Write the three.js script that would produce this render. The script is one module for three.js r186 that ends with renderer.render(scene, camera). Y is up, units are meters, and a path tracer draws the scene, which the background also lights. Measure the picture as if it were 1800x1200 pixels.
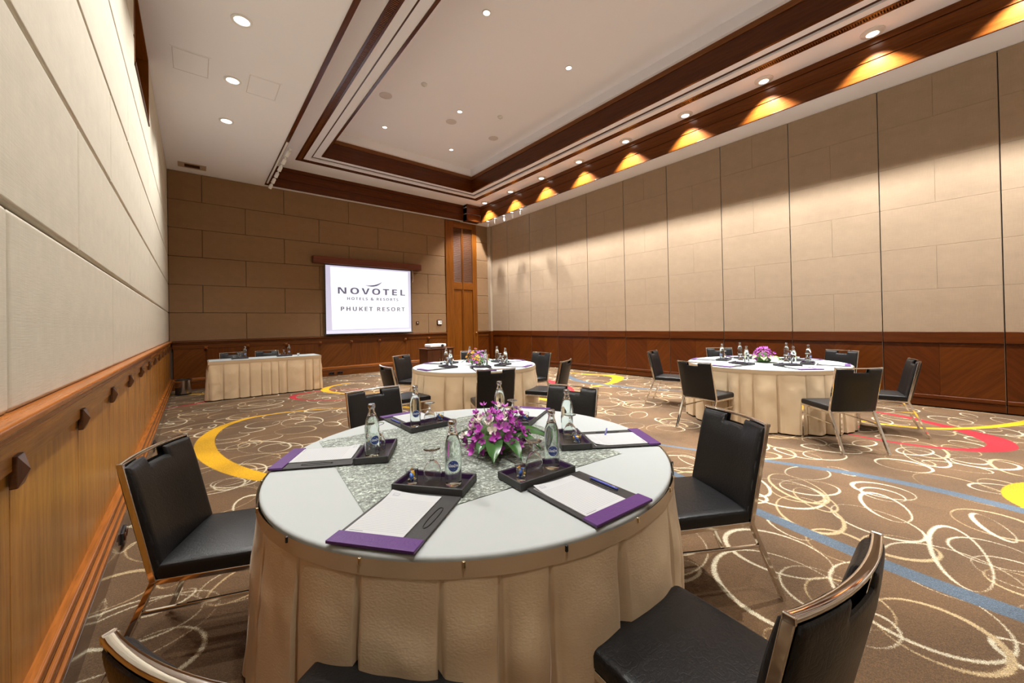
import * as THREE from 'three';
import { mergeGeometries, mergeVertices, toCreasedNormals } from 'three/addons/utils/BufferGeometryUtils.js';
import { RoundedBoxGeometry } from 'three/addons/geometries/RoundedBoxGeometry.js';
import { RectAreaLightUniformsLib } from 'three/addons/lights/RectAreaLightUniformsLib.js';
RectAreaLightUniformsLib.init();

// ---------------------------------------------------------------- camera, exposure
const scene = new THREE.Scene();
scene.background = new THREE.Color(0x000000);
const camera = new THREE.PerspectiveCamera(2 * Math.atan(600 / 678.9) * 180 / Math.PI, 1.5, 0.05, 60);
camera.rotation.order = 'YXZ';
camera.position.set(0, 1.356, 0);
camera.rotation.set(0.00693, -0.69784, -0.01929);
camera.setViewOffset(1800, 1200, -10.8, 36.3, 1800, 1200);   // the photograph's vertical lens shift
const renderer = new THREE.WebGLRenderer({ antialias: true });
renderer.toneMapping = THREE.LinearToneMapping;
renderer.toneMappingExposure = 1.2;
renderer.shadowMap.enabled = true;

// light levels of the fittings (candela, three.js units)
const WARM = new THREE.Color(1.0, 0.98, 0.94), NEUTRAL = new THREE.Color(1.0, 0.99, 0.97);
const LIGHT = { soffit: 17.5, wash: 46, high: 74, screen: 1.2 };

// ---------------------------------------------------------------- helpers
function rng(seed) { let s = seed | 0; return () => { s = (s + 0x6d2b79f5) | 0; let t = Math.imul(s ^ (s >>> 15), 1 | s); t = (t + Math.imul(t ^ (t >>> 7), 61 | t)) ^ t; return ((t ^ (t >>> 14)) >>> 0) / 4294967296; }; }
const taken = new Map();
function numbered(name) { const n = taken.get(name) || 0; taken.set(name, n + 1); return n ? name + '_' + String(n).padStart(3, '0') : name; }
function tag(o, label, category, group, kind) {
  if (label) o.userData.label = label;
  if (category) o.userData.category = category;
  if (group) o.userData.group = group;
  if (kind) o.userData.kind = kind;
  return o;
}
function thing(name, label, category, pos = [0, 0, 0], turn = 0, group) {
  const o = new THREE.Group(); o.name = numbered(name); scene.add(o);
  o.position.set(...pos); o.rotation.y = turn;
  return tag(o, label, category, group);
}
function struct(name) { const o = new THREE.Group(); o.name = name; scene.add(o); o.userData.kind = 'structure'; return o; }
function mesh(name, geo, mat, parent, pos, rot) {
  const m = new THREE.Mesh(geo, mat); m.name = parent ? name : numbered(name);
  m.castShadow = m.receiveShadow = true;
  if (pos) m.position.set(...pos);
  if (rot) m.rotation.set(...rot);
  (parent || scene).add(m); return m;
}
function copy(root, pos, turn, label, group) {
  const c = root.clone(); c.name = numbered(root.name.replace(/_\d{3}$/, '')); scene.add(c);
  c.position.set(...pos); c.rotation.y = turn;
  c.userData = { ...root.userData };
  if (label) c.userData.label = label;
  if (group) c.userData.group = group;
  return c;
}
// box-projected uv in metres; along = axis the grain (u) runs on
function uvBox(g, along = 'auto', k = 1, off = [0, 0]) {
  const p = g.attributes.position, n = g.attributes.normal, uv = new Float32Array(p.count * 2);
  for (let i = 0; i < p.count; i++) {
    const P = [p.getX(i), p.getY(i), p.getZ(i)], N = [Math.abs(n.getX(i)), Math.abs(n.getY(i)), Math.abs(n.getZ(i))];
    const d = N[0] > N[1] && N[0] > N[2] ? 0 : N[1] > N[2] ? 1 : 2;
    let ax = [0, 1, 2].filter((a) => a !== d);
    let u = ax[0], v = ax[1];
    const want = { x: 0, y: 1, z: 2 }[along];
    if (want !== undefined && ax.includes(want)) { u = want; v = ax.find((a) => a !== want); }
    uv[2 * i] = (P[u] + off[0]) * k; uv[2 * i + 1] = (P[v] + off[1]) * k;
  }
  g.setAttribute('uv', new THREE.BufferAttribute(uv, 2));
  return g;
}
let bxSeed = rng(77);
// box between two corners, slightly rounded, positions baked
function bx(x0, x1, y0, y1, z0, z1, r = 0.004, along = 'auto', seg = 2) {
  const w = x1 - x0, h = y1 - y0, d = z1 - z0, rr = Math.min(r, w * 0.45, h * 0.45, d * 0.45);
  const g = rr > 0 ? new RoundedBoxGeometry(w, h, d, seg, rr) : new THREE.BoxGeometry(w, h, d).toNonIndexed();
  g.translate((x0 + x1) / 2, (y0 + y1) / 2, (z0 + z1) / 2);
  return uvBox(g, along, 1, [bxSeed() * 5, bxSeed() * 5]);
}
function clean(g) { const q = g.index ? g.toNonIndexed() : g; for (const k of Object.keys(q.attributes)) if (!['position', 'normal', 'uv', 'color'].includes(k)) q.deleteAttribute(k); return q; }
function merge(list) {
  const L = list.map(clean), hasC = L.every((g) => g.attributes.color);
  if (!hasC) L.forEach((g) => g.deleteAttribute('color'));
  return mergeGeometries(L);
}
function bar(a, b, w, d, up = new THREE.Vector3(0, 0, 1), r = 0.003) {   // rectangular bar from a to b
  const A = new THREE.Vector3(...a), B = new THREE.Vector3(...b), L = A.distanceTo(B), y = B.clone().sub(A).normalize();
  const x = new THREE.Vector3().crossVectors(y, up).normalize(), z = new THREE.Vector3().crossVectors(x, y);
  const g = new RoundedBoxGeometry(w, L, d, 2, Math.min(r, w * 0.4, d * 0.4)); uvBox(g, 'y');
  g.applyMatrix4(new THREE.Matrix4().makeBasis(x, y, z).setPosition(A.add(B).multiplyScalar(0.5)));
  return g;
}
// soft pad: subdivided rounded box with a deforming function
function pad(w, h, d, r, n, deform) {
  let g = new THREE.BoxGeometry(w, h, d, n[0], n[1], n[2]);
  const p = g.attributes.position, v = new THREE.Vector3(), c = new THREE.Vector3(), H = new THREE.Vector3(w / 2 - r, h / 2 - r, d / 2 - r);
  // pull grid lines towards the edges so that the rounding is smooth
  const soft = (t, half) => { const s = t / half; return half * Math.sign(s) * (1 - Math.pow(Math.max(0, 1 - Math.abs(s)), 1.8)); };
  for (let i = 0; i < p.count; i++) {
    v.set(soft(p.getX(i), w / 2), soft(p.getY(i), h / 2), soft(p.getZ(i), d / 2));
    c.copy(v).clamp(H.clone().negate(), H);
    const q = v.clone().sub(c); if (q.lengthSq() > 1e-12) q.setLength(r); v.copy(c).add(q);
    if (deform) deform(v);
    p.setXYZ(i, v.x, v.y, v.z);
  }
  g.deleteAttribute('uv'); g.deleteAttribute('normal');
  g = mergeVertices(g, 1e-5); g.computeVertexNormals();
  return uvBox(g);
}
function surface(nu, nv, f, closeU = false) {   // parametric grid, f(u, v) -> [x, y, z]; uv in metres along the grid
  const pos = [], uv = [], idx = [];
  for (let j = 0; j <= nv; j++) for (let i = 0; i <= nu; i++) { const q = f(i / nu, j / nv); pos.push(q[0], q[1], q[2]); uv.push(q[3] ?? i / nu, q[4] ?? j / nv); }
  for (let j = 0; j < nv; j++) for (let i = 0; i < nu; i++) { const a = j * (nu + 1) + i, b = a + 1, c = a + nu + 1, d = c + 1; idx.push(a, b, d, a, d, c); }
  const g = new THREE.BufferGeometry();
  g.setAttribute('position', new THREE.Float32BufferAttribute(pos, 3)); g.setAttribute('uv', new THREE.Float32BufferAttribute(uv, 2)); g.setIndex(idx);
  g.computeVertexNormals();
  if (closeU) { const n = g.attributes.normal; for (let j = 0; j <= nv; j++) { const a = j * (nu + 1), b = a + nu; const s = new THREE.Vector3(n.getX(a) + n.getX(b), n.getY(a) + n.getY(b), n.getZ(a) + n.getZ(b)).normalize(); n.setXYZ(a, s.x, s.y, s.z); n.setXYZ(b, s.x, s.y, s.z); } }
  return g;
}
function lathe(pts, seg = 32) { const g = new THREE.LatheGeometry(pts.map((p) => new THREE.Vector2(p[0], p[1])), seg); return g; }

// ---------------------------------------------------------------- noise and textures
const hash = (x, y) => { let h = Math.imul(x | 0, 374761393) ^ Math.imul(y | 0, 668265263); h = Math.imul(h ^ (h >>> 13), 1274126177); return ((h ^ (h >>> 16)) >>> 0) / 4294967296; };
function vnoise(x, y, px, py) {   // tiling value noise
  const x0 = Math.floor(x), y0 = Math.floor(y), fx = x - x0, fy = y - y0, sx = fx * fx * (3 - 2 * fx), sy = fy * fy * (3 - 2 * fy);
  const m = (a, n) => ((a % n) + n) % n, a = m(x0, px), b = m(x0 + 1, px), c = m(y0, py), d = m(y0 + 1, py);
  const t = hash(a, c) * (1 - sx) + hash(b, c) * sx, u = hash(a, d) * (1 - sx) + hash(b, d) * sx;
  return t * (1 - sy) + u * sy;
}
function texture(n, f, srgb = true, m = n) {
  const data = new Uint8Array(n * m * 4);
  for (let y = 0; y < m; y++) for (let x = 0; x < n; x++) { const c = f(x / n, y / m), i = (y * n + x) * 4; for (let k = 0; k < 3; k++) data[i + k] = Math.max(0, Math.min(255, 255 * (c.length ? c[k] : c))); data[i + 3] = 255; }
  const t = new THREE.DataTexture(data, n, m); t.wrapS = t.wrapT = THREE.RepeatWrapping; t.magFilter = THREE.LinearFilter; t.minFilter = THREE.LinearMipmapLinearFilter;
  if (srgb) t.colorSpace = THREE.SRGBColorSpace; t.needsUpdate = true; return t;
}
function rep(t, u, v, rot = 0) { const c = t.clone(); c.repeat.set(u, v); c.rotation = rot; c.needsUpdate = true; return c; }
// wood grain: u along the grain, one tile = 1.6 m x 0.8 m
const woodTex = texture(1024, (u, v) => {
  const w = vnoise(u * 3, v * 5, 3, 5) * 0.9 + vnoise(u * 6, v * 9, 6, 9) * 0.4;
  const bands = 0.5 + 0.5 * Math.sin((v * 10 + w * 1.7) * Math.PI * 2);
  const fine = vnoise(u * 14, v * 190, 14, 190), pores = vnoise(u * 40, v * 420, 40, 420), tone = vnoise(u * 2, v * 12, 2, 12);
  const k = 0.7 + 0.06 * bands + 0.1 * (fine - 0.5) + 0.12 * (tone - 0.5) - (pores > 0.8 ? 0.05 : 0);
  return [k * 1.06, k * 0.98, k * 0.88];
});
const fabricTex = texture(512, (u, v) => {
  const a = vnoise(u * 8, v * 240, 8, 240), b = vnoise(u * 240, v * 8, 240, 8), c = vnoise(u * 5, v * 5, 5, 5);
  const k = 0.88 + 0.04 * (a - 0.5) + 0.035 * (b - 0.5) + 0.025 * (c - 0.5);
  return [k, k, k];
});
const fabricBump = texture(512, (u, v) => 0.5 + 0.35 * (vnoise(u * 8, v * 240, 8, 240) - 0.5) + 0.3 * (vnoise(u * 240, v * 8, 240, 8) - 0.5) + 0.04 * (vnoise(u * 6, v * 7, 6, 7) - 0.5), false);
const leatherBump = texture(512, (u, v) => {
  const a = Math.abs(vnoise(u * 14, v * 14, 14, 14) - 0.5), b = Math.abs(vnoise(u * 34 + 3, v * 30, 34, 30) - 0.5), c = vnoise(u * 120, v * 120, 120, 120);
  return 0.35 + Math.min(a * 2.4, 0.4) * 0.8 + Math.min(b * 2, 0.3) * 0.6 + 0.12 * c;
}, false);
const clothBump = texture(512, (u, v) => 0.5 + 0.5 * (vnoise(u * 5, v * 5, 5, 5) - 0.5) + 0.3 * (vnoise(u * 12, v * 9, 12, 9) - 0.5) + 0.06 * (vnoise(u * 200, v * 200, 200, 200) - 0.5), false);
const crinkle = (u, v) => { const w = 3 * vnoise(u * 7, v * 7, 7, 7), a = vnoise(u * 56 + w, v * 150, 56, 150), b = vnoise(u * 130, v * 70 + w, 130, 70), c = vnoise(u * 9, v * 14, 9, 14), d = vnoise(u * 300, v * 300, 300, 300); return 0.38 * a + 0.3 * b + 0.1 * c + 0.32 * d; };
const silverTex = texture(1024, (u, v) => { const q = crinkle(u, v), k = Math.min(1, 0.45 + 0.75 * (q - 0.3) + (q > 0.7 ? 0.12 : 0)); return [k * 0.97, k, k * 0.96]; });
const silverBump = texture(1024, (u, v) => crinkle(u, v), false);
const pileBump = texture(256, (u, v) => 0.6 * hash(u * 256, v * 256) + 0.4 * vnoise(u * 60, v * 60, 60, 60), false);

const std = (o) => new THREE.MeshStandardMaterial(o), phys = (o) => new THREE.MeshPhysicalMaterial(o);
const lin = (r, g, b) => new THREE.Color().setRGB(r, g, b);
const wood = (color, rough = 0.34, ru = 0.65, rv = 1.25, rot = 0, spec = 0.5) => phys({ color, map: rep(woodTex, ru, rv, rot), roughness: rough, specularIntensity: spec });
const M = {
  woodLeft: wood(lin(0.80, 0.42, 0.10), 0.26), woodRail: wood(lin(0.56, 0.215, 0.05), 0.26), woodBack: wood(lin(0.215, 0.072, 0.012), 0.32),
  woodRight: wood(lin(0.17, 0.047, 0.008), 0.3), woodRightA: wood(lin(0.19, 0.056, 0.009), 0.3, 0.65, 1.25, Math.PI / 4), woodRightB: wood(lin(0.155, 0.042, 0.007), 0.3, 0.65, 1.25, -Math.PI / 4),
  woodFascia: wood(lin(0.155, 0.044, 0.007), 0.26), woodFasciaLit: wood(lin(0.24, 0.078, 0.013), 0.24), woodCrown: wood(lin(0.33, 0.135, 0.045), 0.34), woodDark: wood(lin(0.12, 0.045, 0.02), 0.35), woodStud: wood(lin(0.17, 0.075, 0.03), 0.3), woodStudBack: wood(lin(0.36, 0.14, 0.05), 0.3), slot: std({ color: lin(0.14, 0.06, 0.025), roughness: 0.6 }),  // right outer fascia: same fascia wood, its colour lightened for the washers' light
  woodDoor: wood(lin(0.32, 0.115, 0.014), 0.32), woodCase: wood(lin(0.26, 0.085, 0.05), 0.4), louver: wood(lin(0.25, 0.12, 0.065), 0.45), shadowGap: std({ color: lin(0.012, 0.008, 0.006), roughness: 0.9 }),
  plinth: phys({ color: lin(0.075, 0.04, 0.026), roughness: 0.22, clearcoat: 0.6 }),
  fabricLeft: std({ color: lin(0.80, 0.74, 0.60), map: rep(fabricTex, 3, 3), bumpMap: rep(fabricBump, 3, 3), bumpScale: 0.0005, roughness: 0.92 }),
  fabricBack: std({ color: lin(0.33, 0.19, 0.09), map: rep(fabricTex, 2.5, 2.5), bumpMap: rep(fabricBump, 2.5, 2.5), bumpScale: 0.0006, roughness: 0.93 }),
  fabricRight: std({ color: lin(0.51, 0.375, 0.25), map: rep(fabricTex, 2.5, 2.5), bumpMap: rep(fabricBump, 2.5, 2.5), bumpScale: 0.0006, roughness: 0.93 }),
  plaster: std({ color: lin(0.90, 0.91, 0.97), roughness: 0.9 }), wallCore: std({ color: lin(0.10, 0.07, 0.05), roughness: 0.95 }), jamb: std({ color: lin(0.42, 0.33, 0.24), roughness: 0.6 }),
  alu: std({ color: lin(0.35, 0.33, 0.31), metalness: 0.9, roughness: 0.35 }),
  white: std({ color: lin(0.78, 0.78, 0.77), roughness: 0.4 }), grille: std({ color: lin(0.66, 0.62, 0.62), roughness: 0.8 }),
  chrome: std({ color: lin(0.78, 0.75, 0.71), metalness: 1, roughness: 0.07 }), steel: std({ color: lin(0.55, 0.53, 0.52), metalness: 1, roughness: 0.2 }),
  leather: phys({ color: lin(0.006, 0.006, 0.0065), roughness: 0.38, specularIntensity: 0.75, bumpMap: rep(leatherBump, 6, 6), bumpScale: 0.0008 }),
  cloth: std({ color: lin(0.39, 0.415, 0.415), roughness: 0.8, bumpMap: rep(clothBump, 1.2, 1.2), bumpScale: 0.0015 }),
  satin: phys({ color: lin(0.60, 0.45, 0.285), roughness: 0.3, sheen: 0.3, sheenRoughness: 0.4, sheenColor: lin(0.9, 0.8, 0.65), bumpMap: rep(clothBump, 1.1, 1.8), bumpScale: 0.004 }),
  satinBand: phys({ color: lin(0.52, 0.38, 0.235), roughness: 0.5, bumpMap: rep(clothBump, 2, 2), bumpScale: 0.002 }),
  silver: std({ color: lin(0.72, 0.75, 0.73), map: rep(silverTex, 1.3, 1.3), bumpMap: rep(silverBump, 1.3, 1.3), bumpScale: 0.004, roughness: 0.5, metalness: 0.25 }),
  board: std({ color: lin(0.035, 0.034, 0.034), roughness: 0.55, bumpMap: rep(leatherBump, 8, 8), bumpScale: 0.0004 }),
  purple: phys({ color: lin(0.085, 0.028, 0.15), roughness: 0.45, bumpMap: rep(leatherBump, 6, 6), bumpScale: 0.0006 }),
  trayInside: std({ color: lin(0.055, 0.018, 0.085), roughness: 0.4 }), trayFloor: std({ color: lin(0.028, 0.024, 0.028), roughness: 0.28 }),
  glass: phys({ color: lin(0.93, 0.97, 0.95), roughness: 0.02, transmission: 1, thickness: 0, ior: 1.48 }),
  water: phys({ color: lin(0.985, 1, 0.99), roughness: 0, transmission: 1, thickness: 0.05, ior: 1.33 }),
  solidGlass: phys({ color: lin(0.95, 0.98, 0.97), roughness: 0.02, transmission: 1, thickness: 0.02, ior: 1.5 }),
  cap: std({ color: lin(0.5, 0.52, 0.55), metalness: 1, roughness: 0.18 }), cream: std({ color: lin(0.8, 0.77, 0.7), roughness: 0.9 }), blueInk: std({ color: lin(0.025, 0.06, 0.24), roughness: 0.4 }), whiteInk: std({ color: lin(0.8, 0.82, 0.85), roughness: 0.5 }),
  bluePen: phys({ color: lin(0.07, 0.09, 0.42), roughness: 0.3, clearcoat: 0.5 }), blackPlastic: std({ color: lin(0.012, 0.012, 0.013), roughness: 0.4 }),
  candyA: std({ color: lin(0.75, 0.42, 0.03), roughness: 0.35 }), candyB: std({ color: lin(0.06, 0.14, 0.45), roughness: 0.35 }),
  brass: std({ color: lin(0.8, 0.66, 0.42), metalness: 1, roughness: 0.25 }),
  lens: std({ color: 0xffffff, emissive: new THREE.Color(1, 0.95, 0.85), emissiveIntensity: 5, roughness: 0.5 }),
};
// ---------------------------------------------------------------- the room: measures
const XL = -0.435, XR = 8.38, ZB = -11.6, ZF = 3.0, HL = 4.97, HR = 4.935, H2 = 5.49, H2S = 5.53, H3 = 6.19, RAIL = 1.105, ROW = 0.643;
const FX0 = 1.43, FX1 = 7.785, FZ0 = -11.24, FZ1 = 2.4;   // outer edge of the raised ring in the ceiling

// ---------------------------------------------------------------- floor: printed carpet
{
  const rings = [], r = rng(4);
  for (let x = -0.6; x < 8.6; x += 0.335) for (let z = -11.9; z < 3.2; z += 0.34) {
    if (r() < 0.1) { r(); continue; }
    const a = 0.1 + 0.22 * r() * r() + 0.1 * r(), k = 0.5 + 0.5 * r();
    rings.push([x + (r() - 0.5) * 0.5, z + (r() - 0.5) * 0.5, a, a * k, r() * Math.PI, 0.005 + 0.009 * r() + a * 0.03 * r() * r(), r() * 6.28]);
  }
  // rings traced near the camera: centre, half-axes, turn
  const traced = [[2.42, -0.14, 0.22, 0.21, -2.46], [2.58, -0.79, 0.27, 0.23, -1.65], [3.77, -0.46, 0.25, 0.13, 2.76], [3.16, -0.32, 0.19, 0.14, -2.34], [2.25, -0.66, 0.34, 0.30, -1.13], [3.89, 0.03, 0.2, 0.07, 2.77], [3.25, -0.78, 0.28, 0.19, 2.68], [3.31, -0.1, 0.4, 0.12, 3.01], [4.1, -0.51, 0.19, 0.16, -1.78], [3.68, -0.96, 0.29, 0.17, 2.41]];
  const near = rings.filter((q) => !(q[0] > 2.0 && q[0] < 4.2 && q[1] > -1.2 && q[1] < 0.3) || r() < 0.7);
  for (const t of traced) near.push([...t, 0.016, r() * 6.28]);
  const Y = '#dba400', R = '#a81624', B = '#55626f';
  const bands = [   // colour, [x, z, width] along the band
    [Y, [[1.95, -6.8, .012], [1.6, -7.02, .03], [1.2, -7.17, .05], [0.66, -7.16, .08], [0.32, -6.85, .12], [0.12, -6.3, .17], [0.08, -5.63, .2], [0.16, -5.05, .19], [0.33, -4.5, .17], [0.58, -4.02, .13], [0.9, -3.6, .08], [1.3, -3.3, .03]]],
    [B, [[3.75, -3.1, .02], [3.4, -2.2, .06], [3.1, -1.3, .09], [2.95, -0.7, .11], [2.86, -0.2, .12], [2.84, 0.2, .13], [2.9, 1.2, .12], [3.1, 2.4, .06]]],
    [B, [[3.5, -3.4, .02], [3.95, -2.1, .05], [4.2, -1.25, .08], [4.37, -0.7, .1], [4.41, -0.26, .11], [4.38, 0.05, .12], [4.2, 0.7, .12], [3.7, 1.8, .06]]],
    [R, [[5.95, -1.4, .02], [5.8, -0.97, .04], [5.76, -0.6, .06], [5.84, -0.27, .08], [6.0, -0.02, .12], [6.32, 0.13, .2], [6.68, 0.05, .26], [6.88, -0.12, .2], [7.1, -0.38, .13], [7.33, -0.7, .1], [7.42, -1.0, .07], [7.4, -1.6, .03]]],
    [Y, [[6.75, -1.6, .03], [6.66, -1.02, .06], [6.66, -0.66, .07], [6.8, -0.36, .07], [7.15, -0.06, .08], [7.6, 0.2, .1], [8.1, 0.42, .14], [8.5, 0.5, .16]]],
    [Y, [[4.3, 0.3, .05], [4.62, 0.2, .22], [5.0, 0.32, .3], [5.2, 0.6, .24], [5.1, 1.1, .1]]],
    [Y, [[7.9, -7.6, .03], [7.8, -7.06, .08], [7.86, -6.5, .14], [8.02, -6.1, .24], [7.95, -5.75, .3], [7.55, -5.45, .24], [7.0, -5.25, .16], [6.4, -5.25, .08], [5.9, -5.45, .03]]],
    [B, [[7.6, -7.2, .1], [7.1, -6.5, .16], [6.8, -5.91, .17], [6.76, -5.24, .15], [6.89, -4.4, .12], [7.2, -3.6, .05]]],
    [R, [[6.7, -7.3, .05], [6.42, -6.7, .16], [6.2, -6.1, .22], [5.9, -5.4, .1], [5.4, -4.9, .03]]],
    [R, [[-0.5, -9.1, .05], [-0.15, -9.17, .08], [0.17, -9.4, .09], [0.6, -9.9, .08], [1.2, -10.6, .05]]],
    [R, [[2.9, -8.4, .05], [2.4, -8.95, .06], [1.9, -9.05, .08], [1.5, -8.8, .12], [1.5, -8.3, .08], [1.9, -7.8, .05], [2.5, -7.3, .03]]],
    [Y, [[2.9, -9.8, .04], [2.5, -9.65, .1], [2.2, -9.3, .16], [2.15, -8.8, .14], [2.4, -8.25, .08], [2.9, -7.9, .03]]],
    [Y, [[-0.4, -10.9, .06], [0.0, -10.62, .12], [0.4, -10.3, .1], [0.9, -10.1, .04]]],
    [Y, [[2.2, -7.0, .05], [2.6, -6.4, .08], [2.75, -5.8, .1], [2.6, -5.2, .08], [2.1, -4.8, .03]]],
    [B, [[3.6, -10.9, .05], [4.4, -10.4, .14], [5.0, -9.7, .16], [5.2, -8.9, .1]]],
    [Y, [[4.4, -4.0, .03], [4.7, -4.5, .1], [4.75, -5.1, .16], [4.5, -5.7, .1], [4.0, -6.0, .03]]],
  ];
  const bandPath = (ctx, pts) => {
    const P = new THREE.CatmullRomCurve3(pts.map((q) => new THREE.Vector3(q[0], q[2], q[1]))), n = 60, L = [], Rr = [];
    for (let i = 0; i <= n; i++) { const p = P.getPoint(i / n), t = P.getTangent(i / n), l = Math.hypot(t.x, t.z) || 1; const nx = -t.z / l * p.y / 2, nz = t.x / l * p.y / 2; L.push([p.x + nx, p.z + nz]); Rr.unshift([p.x - nx, p.z - nz]); }
    ctx.beginPath(); [...L, ...Rr].forEach((q, i) => (i ? ctx.lineTo(q[0], q[1]) : ctx.moveTo(q[0], q[1]))); ctx.closePath(); ctx.fill();
  };
  const section = (x0, x1, z0, z1, px) => {
    const c = document.createElement('canvas'); c.width = c.height = px; const ctx = c.getContext('2d');
    ctx.fillStyle = '#6a4f33'; ctx.fillRect(0, 0, px, px);
    ctx.setTransform(px / (x1 - x0), 0, 0, px / (z1 - z0), -x0 * px / (x1 - x0), -z0 * px / (z1 - z0));
    near.forEach((q, i) => {
      ctx.fillStyle = i % 3 === 0 ? '#bfa67c' : '#d2c6a9';
      ctx.beginPath(); ctx.ellipse(q[0], q[1], q[2], q[3], q[4], 0, 6.2832);
      const w = q[5], s = w * 0.75;
      ctx.ellipse(q[0] + s * Math.cos(q[6]), q[1] + s * Math.sin(q[6]), Math.max(0.02, q[2] - w), Math.max(0.02, q[3] - w), q[4], 0, 6.2832); ctx.fill('evenodd');
    });
    for (const [col, pts] of bands) { ctx.fillStyle = col; bandPath(ctx, pts); }
    ctx.setTransform(1, 0, 0, 1, 0, 0);
    const d = ctx.getImageData(0, 0, px, px).data, out = new Uint8Array(px * px * 4), nr = rng(9);
    for (let y = 0, i = 0; y < px; y++) {
      for (let x = 0; x < px; x++, i += 4) {
        const k = 0.72 + 0.56 * nr() * nr() + 0.06 * Math.sin(x * 0.013 + Math.sin(y * 0.009) * 2);
        // ragged pile at the edges of the drawing
        const sx = Math.min(px - 1, Math.max(0, x + ((nr() * 5) | 0) - 2)), sy = Math.min(px - 1, Math.max(0, y + ((nr() * 5) | 0) - 2)), j = (sy * px + sx) * 4;
        out[i] = Math.min(255, d[j] * k); out[i + 1] = Math.min(255, d[j + 1] * k); out[i + 2] = Math.min(255, d[j + 2] * k); out[i + 3] = 255;
      }
    }
    const t = new THREE.DataTexture(out, px, px); t.magFilter = THREE.LinearFilter; t.minFilter = THREE.LinearMipmapLinearFilter; t.colorSpace = THREE.SRGBColorSpace; t.needsUpdate = true;
    const b = rep(pileBump, (x1 - x0) / 0.5, (z1 - z0) / 0.5);
    return std({ map: t, bumpMap: b, bumpScale: 0.004, roughness: 0.97 });
  };
  const floor = struct('floor');
  const xs = [-0.45, 3.98, 8.42], zs = [-11.7, -7.6, -3.5, 0.6, 3.1], geos = [], mats = [];
  for (let j = 0; j < 4; j++) for (let i = 0; i < 2; i++) {
    const g = surface(1, 1, (u, v) => [xs[i] + u * (xs[i + 1] - xs[i]), 0, zs[j + 1] + v * (zs[j] - zs[j + 1]), u, 1 - v]);
    geos.push(g); mats.push(section(xs[i], xs[i + 1], zs[j], zs[j + 1], j === 3 ? 512 : 2048));
  }
  const g = mergeGeometries(geos, true);
  mesh('carpet', g, mats, floor);
  mesh('subfloor', bx(-0.7, 8.7, -0.2, -0.005, -11.9, 3.3, 0), M.wallCore, floor);
}

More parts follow.
